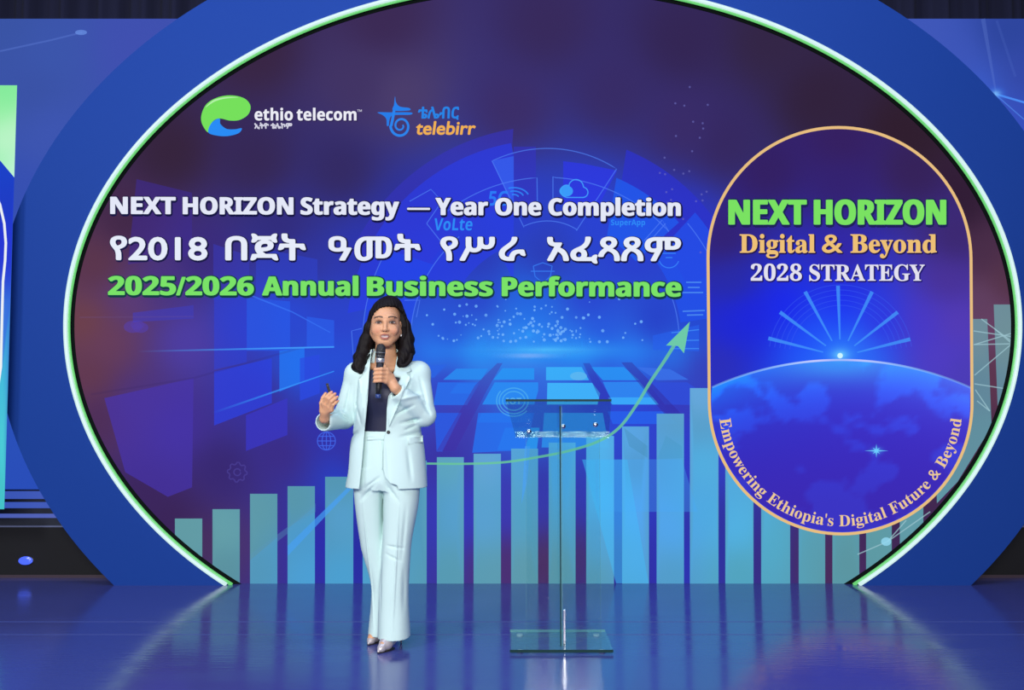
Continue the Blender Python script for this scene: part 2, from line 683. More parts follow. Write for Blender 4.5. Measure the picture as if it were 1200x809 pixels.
X0 = -190
gm = MB()
gm.hexa([P(X0, 597, YG) + Vector((0, 0.004, 0)), P(5, 597, YG) + Vector((-.008, 0.004, 0)), P(5, 597, YG) + Vector((-.055, 0.08, 0)), P(X0, 597, YG) + Vector((0, 0.08, 0))],
        [P(X0, 100, YG) + Vector((0, 0.004, 0)), P(20, 100, YG) + Vector((-.008, 0.004, 0)), P(20, 100, YG) + Vector((-.055, 0.08, 0)), P(X0, 100, YG) + Vector((0, 0.08, 0))])
gm.obj('cabinet', cab, gt)
gg = anchors([(0, 105, (125, 232, 150)), (18, 110, (130, 235, 155)), (0, 130, (140, 240, 155)), (15, 150, (195, 245, 205)), (5, 165, (200, 247, 210)), (15, 200, (215, 245, 240)), (0, 190, (140, 240, 160)), (-190, 200, (90, 210, 110))])
art('green_picture', [(X0, 100), (20, 100), (exf(208), 208), (0, 188), (-60, 120), (-120, 110), (X0, 110)], gg, gt, YG, 0, grid=5)
bg = anchors([(0, 200, (28, 66, 200)), (10, 240, (30, 60, 195)), (0, 280, (40, 55, 215)), (-100, 300, (50, 40, 190)), (8, 400, (60, 120, 225)), (0, 450, (70, 195, 220)), (0, 520, (75, 205, 215)), (3, 590, (70, 195, 200)), (-100, 560, (60, 150, 200))])
art('blue_picture', [(X0, 110), (-120, 110), (-60, 120), (0, 188), (exf(208), 208), (5, 597), (X0, 597)], bg, gt, YG, 0, grid=9)
strokes('capsule_outline', [[(-30, 190), (-10, 218), (0, 240), (5, 262), (6.8, 285), (6, 305), (3.5, 330), (2.2, 380), (1, 430), (-6, 480), (-30, 530)]], 3.0, (235, 240, 245), gt, YG, 1)
for y in (190, 500):
    q = P(-120, y, YG)
    MB().box(q.x - 0.03, q.x + 0.03, YG + 0.081, YB - 0.003, q.z - 0.03, q.z + 0.03).obj('support_arm', cab, gt)

# ================================================================ ARCH
IC, IA, IB = (636.0, 382.8), 560.8, 405.8
OC, OA, OB = (635.7, 384.2), 640.9, 486.3
YBOT = 686.5


def ell_pts(c, a, b, n=220, ybot=YBOT, shrink=0.0):
    a, b = a - shrink, b - shrink
    s0 = math.asin((ybot - c[1]) / b)
    return [(c[0] + a * cos(s0 - (s0 + pi + s0) * i / n * 1.0), c[1] + b * sin(s0 - (pi + 2 * s0) * i / n)) for i in range(n + 1)]


arch = empty('stage_arch', P(635.7, YBOT, YW + 0.03), 'huge matte blue oval arch frame standing round the central screen', 'arch')
arch.location.z = 0
n = 220
ip, op = ell_pts(IC, IA, IB, n), ell_pts(OC, OA, OB, n)
V, Fc = [], []
DEP = 0.16
for i in range(n + 1):
    a, b = P(*op[i], YW), P(*ip[i], YW)
    if i in (0, n):
        a.z = b.z = 0
    V += [a, b, b + Vector((0, DEP, 0)), a + Vector((0, DEP, 0))]
for i in range(n):
    a, b = 4 * i, 4 * i + 4
    for k in range(4):
        k2 = (k + 1) % 4
        Fc.append((a + k, b + k, b + k2, a + k2))
Fc += [(3, 2, 1, 0), (4 * n, 4 * n + 1, 4 * n + 2, 4 * n + 3)]
meshobj('frame', V, Fc, mat('arch_blue_paint', (0.010, 0.050, 0.275), 0.6, 0.1, bump=(60, 0.05, 0.002)), arch)
# white outer and green inner light tube on the lip of the arch
wp = [P(x, y, YW + 0.004) for x, y in ell_pts(IC, IA, IB, n, YBOT - 1, 1.4)]
MB().sweep(wp, 2.35 * PXM, 10).obj('white_light_tube', mat('white_tube', (0.05, 0.05, 0.05), 0.3, emit=tuple(lin((205, 236, 234)))), arch, True, label='white light tube round the inner edge')
gp = [P(x, y, YW + 0.022) for x, y in ell_pts(IC, IA, IB, n, YBOT - 1, 5.0)]
MB().sweep(gp, 2.0 * PXM, 10).obj('green_light_tube', mat('green_tube', (0.01, 0.04, 0.015), 0.3, emit=tuple(lin((104, 205, 112)))), arch, True, label='green light tube inside the white one')
o1, o2 = ell_pts(IC, IA, IB, n, YBOT - .5, 5.0), ell_pts(IC, IA, IB, n, YBOT - .5, 11.5)  # flat black strip stands in for the shadow under the arch lip
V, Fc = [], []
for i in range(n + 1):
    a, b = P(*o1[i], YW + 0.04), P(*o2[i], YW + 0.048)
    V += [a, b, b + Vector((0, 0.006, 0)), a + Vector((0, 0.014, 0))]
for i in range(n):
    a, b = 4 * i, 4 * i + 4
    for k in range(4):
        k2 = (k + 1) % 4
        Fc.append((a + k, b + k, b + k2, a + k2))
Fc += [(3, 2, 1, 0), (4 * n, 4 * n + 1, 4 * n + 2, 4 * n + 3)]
meshobj('lip_shadow_strip', V, Fc, mat('lip_shadow_black', (0.003, 0.005, 0.005), 0.9, 0.1), arch, label='black strip standing in for the arch shadow between the tubes and the screen')

# ================================================================ ROUND DISPLAY AND ITS PICTURE
disp = empty('led_display', (P(636, 686, YD).x, YD + 0.05, 0), 'oval LED display inside the arch showing titles, bar chart and capsule emblem', 'screen')
q0, q1 = P(IC[0] - IA, 0, YD).x, P(IC[0] + IA, 0, YD).x
dp = ell_pts(IC, IA, IB, 120, YBOT, 3)
V = [P(x, y, YD + 0.004) for x, y in dp]
V[0].z = V[-1].z = 0.001
m_ = len(V)
V += [v + Vector((0, 0.07, 0)) for v in V]
Fc = [tuple(range(m_)), tuple(reversed(range(m_, 2 * m_)))] + [(i, i + m_, (i + 1) % m_ + m_, (i + 1) % m_) for i in range(m_)]
meshobj('cabinet', V, Fc, cab, disp)

BG = anchors([
    (300, 60, (57, 38, 68)), (450, 25, (60, 42, 84)), (420, 100, (66, 52, 100)), (470, 110, (76, 62, 108)), (640, 30, (56, 42, 92)), (800, 50, (52, 38, 84)), (900, 50, (52, 38, 70)),
    (960, 120, (50, 34, 60)), (1060, 160, (48, 30, 46)), (1120, 240, (48, 28, 52)), (200, 180, (54, 36, 60)), (300, 190, (54, 40, 84)), (400, 200, (52, 42, 98)), (600, 130, (60, 46, 104)),
    (720, 110, (56, 44, 102)), (800, 150, (58, 44, 104)), (850, 170, (54, 40, 96)), (150, 260, (66, 40, 70)), (115, 310, (92, 54, 74)), (100, 380, (112, 66, 72)), (105, 440, (100, 58, 78)), (125, 400, (104, 62, 92)),
    (150, 350, (92, 60, 120)), (190, 330, (72, 52, 130)), (120, 490, (78, 46, 86)), (160, 470, (76, 52, 128)), (210, 500, (66, 48, 150)), (170, 580, (60, 38, 92)), (200, 610, (58, 36, 86)), (260, 550, (56, 40, 112)), (330, 530, (60, 44, 132)),
    (220, 400, (78, 62, 165)), (290, 380, (50, 62, 196)), (240, 300, (58, 42, 122)), (330, 270, (50, 44, 122)), (350, 310, (48, 54, 160)), (340, 370, (42, 74, 215)), (400, 380, (44, 66, 205)), (400, 420, (40, 80, 215)), (360, 430, (38, 86, 222)),
    (430, 300, (44, 52, 175)), (300, 470, (58, 48, 150)), (430, 470, (46, 56, 195)), (380, 500, (52, 48, 165)), (420, 540, (56, 46, 150)), (400, 560, (40, 66, 200)), (480, 250, (46, 48, 150)),
    (500, 300, (40, 58, 205)), (600, 250, (42, 62, 205)), (560, 300, (44, 58, 180)), (640, 300, (44, 58, 178)), (700, 260, (42, 66, 212)), (740, 300, (42, 62, 205)), (800, 260, (46, 54, 190)), (815, 330, (38, 66, 215)),
    (560, 350, (42, 66, 200)), (620, 350, (36, 100, 225)), (690, 350, (42, 66, 205)), (620, 385, (34, 125, 240)), (530, 390, (38, 76, 212)), (700, 390, (38, 82, 220)), (770, 380, (38, 58, 195)), (815, 385, (36, 72, 210)),
    (612, 410, (70, 175, 252)), (560, 412, (48, 160, 250)), (680, 412, (48, 160, 250)), (510, 415, (42, 130, 244)), (740, 415, (44, 130, 244)), (790, 415, (44, 120, 235)), (824, 430, (56, 60, 180)), (460, 420, (40, 90, 225)),
    (520, 450, (56, 60, 190)), (610, 450, (52, 90, 215)), (700, 455, (50, 66, 200)), (790, 470, (58, 54, 180)), (540, 500, (66, 58, 172)), (520, 540, (58, 50, 160)), (610, 500, (46, 100, 222)), (720, 480, (44, 70, 212)), (760, 480, (44, 66, 212)),
    (820, 520, (48, 60, 200)), (600, 600, (60, 58, 180)), (546, 600, (54, 58, 190)), (590, 660, (76, 48, 112)), (640, 660, (82, 46, 90)), (680, 660, (70, 46, 110)), (636, 580, (56, 56, 175)), (725, 600, (44, 56, 200)), (725, 670, (46, 42, 160)),
    (420, 640, (40, 46, 160)), (375, 640, (44, 44, 175)), (330, 640, (58, 50, 150)), (287, 640, (74, 52, 110)), (243, 640, (72, 48, 92)), (800, 660, (46, 52, 180)), (846, 640, (46, 50, 160)), (887, 660, (56, 46, 130)), (971, 660, (74, 44, 90)), (1050, 630, (64, 40, 84)),
    (1090, 600, (66, 40, 80)), (1150, 300, (72, 44, 72)), (1150, 350, (98, 66, 100)), (1165, 380, (104, 66, 100)), (1170, 450, (92, 54, 78)), (1150, 520, (66, 40, 66)), (1180, 330, (84, 50, 70)),
])


def ellipse_grid(name, colf, parent, Y, step=6.5):
    V, cols, Fc = [], [], []
    xs = np.linspace(IC[0] - IA + 4, IC[0] + IA - 4, int(2 * IA / step))
    ny = 104
    for x in xs:
        h = (IB - 3) * math.sqrt(max(0, 1 - ((x - IC[0]) / (IA - 3)) ** 2))
        t, b = IC[1] - h, min(IC[1] + h, YBOT - 1.5)
        for j in range(ny + 1):
            y = t + (b - t) * j / ny
            V.append(P(x, y, Y))
            cols.append(rgba(colf(x, y)))
    for i in range(len(xs) - 1):
        for j in range(ny):
            k = i * (ny + 1) + j
            Fc.append((k, k + 1, k + ny + 2, k + ny + 1))
    return meshobj(name, V, Fc, LED, parent, cols=cols)


ellipse_grid('background_picture', BG, disp, YD)


def inside(x, y, margin=10):
    return ((x - IC[0]) / (IA - margin)) ** 2 + ((y - IC[1]) / (IB - margin)) ** 2 < 1


def A_(name, pts, col, layer, alpha=1.0, grid=None, label=None):
    return art(name, pts, col, disp, YD, layer, alpha, grid, label)


def L_(name, lines, w, col, layer, alpha=1.0, w2=None, label=None):
    return strokes(name, lines, w, col, disp, YD, layer, alpha, w2, label)


# -- panels flying past on the left
def z4(*q):
    return [(80 + x / 2.247, 340 + y / 2.247) for x, y in q]


A_('flying_panel', z4((95, 285), (330, 232), (326, 520), (262, 545), (150, 480)), (72, 54, 176), 1, 0.59)
A_('flying_panel', z4((384, 215), (536, 180), (536, 298), (384, 357)), (44, 66, 226), 1, 0.69)
A_('flying_panel', z4((468, 330), (577, 285), (577, 382), (468, 424)), (58, 56, 200), 1, 0.69)
A_('flying_panel', z4((470, 20), (584, 30), (584, 160), (470, 160)), (40, 92, 236), 1, 0.64)
A_('flying_panel', z4((384, 10), (470, 20), (470, 190), (384, 210)), (46, 66, 214), 2, 0.54)
A_('flying_panel', z4((556, 160), (622, 150), (622, 240), (556, 268)), (36, 120, 245), 1, 0.74)
A_('flying_panel', z4((610, 180), (662, 170), (662, 272), (610, 292)), (44, 74, 226), 2, 0.74)
A_('flying_panel', z4((628, 70), (700, 80), (700, 150), (628, 152)), (44, 96, 236), 2, 0.64)
A_('flying_panel', z4((170, 60), (330, 40), (330, 75), (170, 85)), (60, 62, 190), 2, 0.49)
A_('flying_panel', [(160, 210), (225, 226), (225, 300), (150, 310)], (62, 44, 150), 1, 0.45)
A_('flying_panel', [(250, 286), (292, 300), (292, 350), (250, 352)], (56, 62, 196), 1, 0.4)
A_('flying_panel', [(300, 290), (372, 304), (372, 350), (300, 352)], (48, 70, 214), 2, 0.4)
def fade(c, x0, x1, a):
    """a beam that brightens along x"""
    return lambda x, y: (*c, a * min(1, max(0, (x - x0) / (x1 - x0))))


def line(a, b, k=10):
    (ax, ay), (bx, by) = z4(a, b)
    return [(ax + (bx - ax) * i / k, ay + (by - ay) * i / k) for i in range(k + 1)]


L_('light_beam', [line((180, 162), (700, 150))], 1.8, fade((70, 160, 255), 165, 330, 0.85), 4)
L_('light_beam', [line((380, 324), (700, 214))], 2.6, fade((56, 150, 255), 250, 330, 0.75), 4, 1.0, 1.2)
L_('light_beam', [z4((480, 14), (590, 58), (690, 112))], 2.0, (60, 120, 250), 4, 0.6, 1)
L_('light_beam', [z4((30, 72), (330, 70))], 1.5, (110, 84, 140), 4, 0.2)
L_('light_beam', [z4((60, 275), (330, 232), (620, 150))], 2.5, (50, 36, 90), 3, 0.18)
for cx, cy, r in ((170, 97, 16), (190, 99, 14), (182, 92, 12)):
    A_('bubble', [(80 + (cx + r * 1.5 * cos(t)) / 2.247, 340 + (cy + r * sin(t)) / 2.247) for t in np.arange(0, 2 * pi, .3)], (78, 66, 205), 3, 0.3)
# gear and globe symbols
g = [(80 + (445 + (26 if i % 4 < 2 else 21) * cos(2 * pi * i / 32)) / 2.247, 340 + (480 + (26 if i % 4 < 2 else 21) * sin(2 * pi * i / 32)) / 2.247) for i in range(33)]
L_('gear_symbol', [g, [(80 + (445 + 9 * cos(t)) / 2.247, 340 + (480 + 9 * sin(t)) / 2.247) for t in np.arange(0, 6.4, .4)]], 1.6, (86, 76, 170), 5, 0.4)
gx, gy = 382.5, 517
L_('globe_symbol', [arc(gx, gy, 10.5, 10.5, 0, 360), arc(gx, gy, 5, 10.5, 0, 360), [(gx - 10.5, gy), (gx + 10.5, gy)], [(gx, gy - 10.5), (gx, gy + 10.5)], [(gx - 9, gy - 5.5), (gx + 9, gy - 5.5)], [(gx - 9, gy + 5.5), (gx + 9, gy + 5.5)]], 1.2, (70, 110, 245), 6, 0.65)

# -- ring of sectors round the blue dome
HC = (641, 400)


def sector(r0, r1, a0, a1, n=28):
    return arc(*HC, r1, r1, a0, a1, n) + arc(*HC, r0, r0, a1, a0, n)


A_('dial_sector', arc(*HC, 252, 252, 99, 156, 30) + arc(*HC, 165, 165, 150, 106, 20), (54, 52, 190), 1, 0.56)
A_('dial_sector', [(602, 181), (602, 330)] + arc(*HC, 120, 120, 118, 150, 10) + arc(*HC, 236, 236, 172, 100.3, 30), (42, 62, 232), 2, 0.59)
A_('dial_sector', [(602, 172), (628, 172), (628, 240), (602, 244)], (52, 52, 190), 2, 0.64)
A_('dial_sector', [(660, 189), (684, 192), (723, 200), (697, 250), (660, 244)], (46, 56, 230), 2, 0.74)
A_('dial_sector', arc(*HC, 243, 243, 67.5, 22, 24) + arc(*HC, 176, 176, 22, 62, 18), (44, 50, 205), 1, 0.69)
A_('dial_sector', arc(*HC, 208, 208, 67, 42, 14) + arc(*HC, 140, 140, 42, 60, 12), (32, 92, 240), 3, 0.74)
A_('dial_sector', arc(*HC, 230, 230, 41, 8, 16) + arc(*HC, 158, 158, 8, 38, 14), (34, 84, 240), 2, 0.64)
A_('dial_sector', arc(*HC, 215, 215, 150, 178, 16) + arc(*HC, 160, 160, 176, 146, 14), (36, 72, 235), 3, 0.64)
A_('dial_sector', [(576.5, 188.5), (602, 183), (602, 240), (600, 240)], (60, 110, 250), 4, 0.49)
L_('dial_lines', [[(614, 266.5), (576.5, 188.5)] + arc(641.4, 323, 149, 149, 115, 57, 24) + [(675.5, 270.4)] + arc(641.4, 323, 64, 64, 57, 115, 12),
                  [(518, 236)] + arc(*HC, 192, 192, 128, 93.5, 14) + [(630, 252)],
                  [(648, 250), (648, 207)] + arc(*HC, 192, 192, 87, 42, 22) + [(776, 258), (755, 282)],
                  [(500, 262), (518, 236), (505, 222), (480, 236)], [(500, 262), (522, 290)], arc(*HC, 155, 155, 25, -2, 16),
                  arc(*HC, 160, 160, 178, 130, 20), arc(*HC, 216, 216, 178, 150, 16), [(780, 262), (755, 290)], arc(*HC, 215, 215, 40, 12, 16),
                  [(424, 385), (412, 388), (414, 418), (432, 414)], [(474, 352), (492, 352), (488, 372)]], 1.1, (84, 132, 250), 5, 0.6)
L_('cloud_symbol', [arc(664, 224, 7, 7, 60, 250, 14) + [(664, 231.5), (684, 231.5)] + arc(683, 225.5, 6, 6, -90, 80, 12) + arc(675, 219, 8.5, 8.5, 20, 165, 14)], 1.2, (70, 165, 255), 6, 0.9)
A_('sun_symbol', arc(663.5, 224, 8, 6.5, 0, 360, 20), (60, 165, 255), 7, 0.85)
for r in (4, 8, 12):
    L_('signal_wave', [arc(602, 232, r * 1.5, r, 20, 110, 10)], 1.6, (50, 140, 255), 6, 0.8)
lettering('symbol_lettering', '5G', 572, 594, 241, 17, (44, 128, 250), disp, YD, 6, 'sans', alpha=0.9, shear=.1)
lettering('symbol_lettering', 'VoLte', 508, 553, 270, 14, (46, 150, 252), disp, YD, 6, 'sans', alpha=0.85, shear=.1)
lettering('symbol_lettering', 'SuperApp', 716, 756, 264, 6.5, (50, 150, 252), disp, YD, 6, 'sans', alpha=0.8)
L_('phone_symbol', [arc(784, 302, 12, 12, 200, 340, 14), [(776, 290), (792, 290)], [(776, 297), (792, 297)], [(780, 302), (788, 302)]], 1.1, (60, 140, 255), 6, 0.8)
L_('shield_symbol', [[(625, 312), (636, 308), (647, 312), (645, 324), (636, 332), (627, 324), (625, 312)], [(622, 318), (650, 318)]], 1.2, (60, 130, 250), 6, 0.7)
L_('text_lines', [[(800, 365), (826, 364)], [(805, 369.5), (824, 369)], [(804, 331), (822, 331)], [(806, 337), (820, 337)], [(800, 343), (824, 343)]], 1.6, (90, 160, 245), 6, 0.6)

# -- glow on the horizon and drifting sparks
A_('horizon_glow', arc(640, 411, 178, 16, 0, 360, 60), glow((90, 200, 255), (40, 140, 245), 640, 411, 16, 0.85, 11), 3, grid=6)
A_('horizon_haze', arc(640, 412, 215, 30, 0, 360, 60), glow((40, 165, 255), (36, 130, 248), 640, 412, 30, 0.75, 7), 2, grid=7)
A_('horizon_flare', arc(620, 417, 60, 5, 0, 360, 40), glow((175, 190, 250), (90, 170, 250), 620, 417, 5, 0.9, 12), 4, grid=2.5)
A_('dome_glow', arc(620, 388, 90, 34, 0, 360, 50), glow((50, 165, 255), (40, 90, 230), 620, 392, 34, 0.6, 2.6), 2, grid=6)
rng = np.random.RandomState(4)
Vs, Fs, Cs = [], [], []
for i in range(150):
    sx = 622 + rng.randn() * 62
    sy = 405 - abs(rng.randn()) * 26 - 4
    if not (500 < sx < 800 and 340 < sy < 405):
        continue
    r = 0.7 + rng.rand() * 1.3
    k = len(Vs)
    for t in range(8):
        Vs.append(P(sx + r * cos(t * pi / 4), sy + r * sin(t * pi / 4), YD - 0.0012 * 5))
        Cs.append(rgba((120, 185, 255), 0.5 + 0.4 * rng.rand()))
    Fs.append(tuple(range(k, k + 8)))
for i in range(26):
    sx, sy = 770 + rng.rand() * 60, 100 + rng.rand() * 200
    k = len(Vs)
    for t in range(8):
        Vs.append(P(sx + 1.3 * cos(t * pi / 4), sy + 1.3 * sin(t * pi / 4), YD - 0.0012 * 5))
        Cs.append(rgba((110, 110, 190), 0.5))
    Fs.append(tuple(range(k, k + 8)))
sk = meshobj('sparks', Vs, Fs, LED, disp, cols=Cs)
sk['kind'] = 'stuff'


# -- tiled ground
def z3(*q):
    return [(490 + x / 3.235, 350 + y / 3.235) for x, y in q]


tiles = [
    (((95, 308), (145, 266), (265, 266), (240, 308)), (42, 140, 242)), (((20, 300), (30, 255), (110, 250), (60, 300)), (44, 100, 228)),
    (((58, 404), (75, 318), (235, 318), (185, 404)), (42, 110, 236)), (((120, 360), (150, 322), (230, 322), (205, 360)), (48, 140, 246)),
    (((285, 308), (320, 264), (440, 264), (440, 308)), (40, 150, 246)), (((485, 310), (485, 260), (620, 260), (648, 310)), (60, 180, 252)),
    (((243, 402), (290, 318), (455, 318), (455, 350), (440, 402)), (42, 142, 246)), (((488, 402), (490, 320), (660, 320), (690, 360), (680, 402)), (66, 186, 255)),
    (((700, 310), (655, 260), (780, 260), (838, 310)), (42, 148, 246)), (((740, 402), (700, 316), (840, 316), (912, 402)), (48, 138, 244)), (((735, 402), (720, 375), (890, 375), (912, 402)), (60, 172, 252)),
    (((905, 310), (830, 260), (955, 268), (1025, 308)), (58, 112, 232)), (((935, 402), (868, 318), (1020, 318), (1068, 350), (1068, 404)), (48, 78, 218)),
    (((70, 580), (62, 434), (165, 434), (92, 580)), (44, 92, 228)), (((205, 585), (228, 434), (440, 434), (425, 500), (404, 575)), (40, 112, 238)), (((225, 470), (240, 434), (430, 434), (425, 470)), (42, 140, 246)),
    (((468, 565), (478, 434), (700, 434), (724, 565)), (48, 148, 244)), (((738, 476), (718, 428), (930, 428), (985, 476)), (40, 96, 236)), (((300, 575), (330, 490), (460, 490), (450, 575)), (44, 158, 250)),
]
for i, (q, c) in enumerate(tiles):
    A_('ground_tile', z3(*q), c, 5 + (i % 3), 0.85)
A_('dark_band', z3((70, 578), (215, 330), (300, 245), (320, 245), (262, 345), (140, 578)), (66, 48, 165), 8, 0.5)
A_('dark_band', z3((625, 245), (650, 245), (735, 385), (690, 385)), (48, 50, 175), 8, 0.55)
A_('dark_band', z3((770, 242), (810, 242), (1000, 440), (935, 440)), (52, 44, 160), 8, 0.55)
A_('tile_glow', arc(678, 441, 10, 5, 0, 360, 20), (110, 190, 235), 9, 0.5)

# -- connected network ring near the lectern
L_('ring_symbol', [arc(602, 470, 17, 15, 0, 360), arc(602, 470, 13, 11, 0, 360), arc(602, 470, 20, 18, 140, 320)], 1.4, (90, 190, 240), 10, 0.5)
lettering('symbol_lettering', 'IOT', 593, 611, 474, 7.5, (110, 200, 240), disp, YD, 10, 'sans', alpha=0.6)

# -- bar chart
BARC = anchors([(220, 620, (100, 160, 168)), (265, 620, (104, 166, 174)), (265, 670, (92, 148, 160)), (310, 600, (96, 158, 170)), (310, 670, (88, 150, 168)), (353, 590, (90, 154, 168)), (353, 630, (80, 150, 190)), (353, 675, (82, 162, 208)),
                (397, 570, (86, 152, 172)), (397, 600, (88, 165, 215)), (397, 675, (76, 165, 214)), (440, 600, (90, 170, 205)), (490, 600, (80, 150, 180)), (528, 545, (95, 170, 190)), (528, 600, (88, 165, 210)), (528, 670, (88, 158, 178)),
                (570, 545, (104, 170, 220)), (570, 610, (92, 165, 215)), (570, 675, (94, 160, 180)), (615, 540, (84, 165, 215)), (615, 600, (84, 165, 195)), (615, 670, (96, 158, 172)), (657, 550, (74, 170, 235)), (657, 670, (96, 158, 170)),
                (704, 530, (84, 190, 245)), (704, 580, (80, 190, 248)), (704, 640, (84, 170, 220)), (704, 678, (90, 158, 178)), (745, 515, (96, 170, 235)), (745, 545, (82, 150, 195)), (745, 600, (88, 170, 250)), (745, 665, (90, 170, 235)), (745, 680, (86, 155, 190)),
                (786, 500, (92, 160, 200)), (786, 540, (80, 165, 225)), (786, 620, (84, 170, 245)), (786, 675, (84, 160, 200)), (820, 470, (110, 175, 225)), (820, 500, (88, 160, 195)), (820, 540, (84, 185, 230)), (820, 600, (80, 175, 230)),
                (866, 620, (84, 185, 235)), (866, 670, (84, 168, 190)), (908, 640, (84, 175, 205)), (950, 650, (90, 162, 180)), (990, 660, (92, 152, 162)), (1030, 640, (96, 160, 168)), (1070, 630, (100, 160, 172)), (1150, 390, (112, 146, 160)), (1180, 400, (112, 150, 156)), (1150, 450, (98, 140, 160)), (1160, 520, (100, 150, 165))])
bars = [(205, 237, 608), (249, 281, 597), (293, 325, 579), (337, 369, 570), (381, 414, 559), (425, 457, 550), (468.5, 500, 540), (512, 543.5, 536), (555, 587, 532), (599, 630.5, 526), (643, 674.5, 519), (687, 719.5, 511), (729, 760.5, 500), (769.5, 801.5, 485),
        (808.5, 842, 455), (850, 883, 430), (892, 926, 415), (936, 967, 405), (975.5, 1007, 395), (1015, 1045, 385), (1054.5, 1082, 380)]
for x0, x1, yt in bars:
    # each bar clipped by the round edge of the display
    left, right = [], []
    for xx, lst in ((x0, left), (x1, right)):
        h = (IB - 7) * math.sqrt(max(0, 1 - ((xx - IC[0]) / (IA - 7)) ** 2))
        lst.append(min(YBOT - 1.5, IC[1] + h))
    mid = []
    if left[0] != right[0]:
        for f in (0.25, 0.5, 0.75):
            xx = x0 + (x1 - x0) * f
            h = (IB - 7) * math.sqrt(max(0, 1 - ((xx - IC[0]) / (IA - 7)) ** 2))
            mid.append((xx, min(YBOT - 1.5, IC[1] + h)))
    A_('chart_bar', [(x0, yt), (x0, left[0])] + mid + [(x1, right[0]), (x1, yt)], BARC, 11, 0.93, grid=9)
# two bars that rise beside the capsule, leaning a little
A_('chart_bar', [(1092, 392), (1098, 590), (1122, 565), (1162, 500), (1157, 374), (1140, 374)], BARC, 11, 0.9, grid=9)
A_('chart_bar', [(1164.5, 357), (1169.5, 486), (1184, 450), (1188, 410), (1188.5, 357)], BARC, 11, 0.9, grid=8)
# lighter beams crossing the bars
A_('light_wedge', z3((620, 610), (1000, 610), (1060, 809), (690, 809)), (70, 170, 255), 12, 0.22)
A_('light_wedge', z3((780, 490), (870, 560), (870, 605), (800, 560)), (70, 140, 180), 12, 0.4)
A_('light_wedge', z3((940, 520), (1000, 560), (1003, 605), (905, 610)), (70, 150, 190), 12, 0.3)
A_('light_wedge', z3((405, 560), (425, 560), (412, 700), (392, 780)), (70, 160, 255), 12, 0.5)
A_('light_wedge', [(682.5, 539), (735, 539), (760, 684), (722, 684)], (66, 190, 255), 12, 0.4)
A_('light_wedge', [(293, 657), (325, 630), (325, 685), (293, 685)], (70, 160, 225), 12, 0.3)
A_('light_wedge', [(337, 620), (369, 594), (369, 685), (337, 685)], (66, 165, 235), 12, 0.3)
A_('light_wedge', [(337, 640), (413, 566), (413, 572), (337, 652)], (70, 160, 250), 12, 0.6)
A_('light_wedge', [(293, 650), (337, 618), (370, 590), (370, 600), (293, 660)], (90, 150, 190), 12, 0.25)
# network threads on the right bars
L_('network_threads', [[(1141, 388), (1188, 395)], [(1142, 404), (1188, 390)], [(1141, 404), (1190, 403)], [(1165, 385), (1186, 403)], [(1142, 440), (1187, 402)], [(1142, 450), (1180, 456)], [(1143, 457), (1160, 482)], [(1145, 470), (1160, 482)], [(1150, 374), (1188, 402)],
                       [(1040, 635), (1090, 600)], [(1040, 635), (1005, 650)], [(1040, 635), (1062, 610)]], 1.3, (165, 205, 215), 13, 0.6)
A_('network_node', arc(1038.5, 635, 6, 5, 0, 360, 16), (150, 220, 245), 14, 0.75)
# green growth arrow
ap = [(500, 543.5), (545, 543.8), (590, 542), (630, 536), (665, 529), (700, 518), (725, 502), (745, 476), (762, 448), (778, 424), (790, 405)]
L_('growth_arrow', [spline(ap, 6, False) + [ap[-1]]], 2.4, (108, 200, 150), 14, 0.8, 4.0)
A_('arrow_head', z3((1030, 88), (940, 178), (985, 180), (1008, 208)), (112, 206, 165), 15, 0.95)
A_('dial_sector', z3((890, 140), (1065, 100), (1065, 200), (890, 195)), (40, 96, 235), 6, 0.64)
L_('dial_lines', [z3((960, 130), (1065, 118)), z3((970, 160), (1065, 158)), z3((960, 190), (1065, 190))], 1.2, (70, 150, 250), 7, 0.7)

# -- capsule emblem
CAPX0, CAPX1, CAPT, CAPB = 830.5, 1138.5, 149.5, 626.0
ccx, cr = (CAPX0 + CAPX1) / 2, (CAPX1 - CAPX0) / 2
top_c, bot_c = CAPT + cr, CAPB - cr


def capsule(off=0.0, n=44):
    r = cr - off
    def wob(x, y):    # the emblem leans very slightly
        return (x + (y - 390) * (0.007 if x > ccx else 0.009), y)
    return [wob(*p) for p in arc(ccx, top_c, r, r, 0, 180, n) + arc(ccx, bot_c, r, r, 180, 360, n)]


CAPF = anchors([(985, 165, (54, 32, 96)), (900, 200, (52, 32, 98)), (1070, 200, (54, 34, 88)), (985, 215, (52, 34, 112)), (850, 280, (52, 34, 112)), (1120, 280, (60, 40, 110)), (985, 300, (52, 38, 160)), (860, 330, (42, 44, 165)), (1110, 330, (74, 50, 150)),
                (985, 350, (28, 42, 240)), (920, 360, (26, 38, 238)), (880, 370, (28, 36, 225)), (860, 390, (30, 40, 215)), (845, 420, (46, 48, 180)), (985, 380, (28, 62, 248)), (950, 400, (28, 70, 248)), (1030, 380, (44, 50, 225)), (1080, 380, (74, 56, 200)), (1120, 380, (86, 60, 180)), (1100, 420, (80, 60, 195)), (1130, 440, (76, 60, 180)),
                (985, 408, (50, 150, 255)), (960, 412, (42, 110, 252)), (1010, 412, (46, 110, 250))])
emb = A_('capsule_emblem', capsule(1), CAPF, 17, grid=7, label='rounded capsule with globe and sunrise, outlined in gold')


def E_(o):
    """nest a drawn part under the capsule emblem"""
    o.parent = emb
    o.location = o.location - emb.location
    return o


PR, PC = 371.0, (985.5, 422 + 371.0)


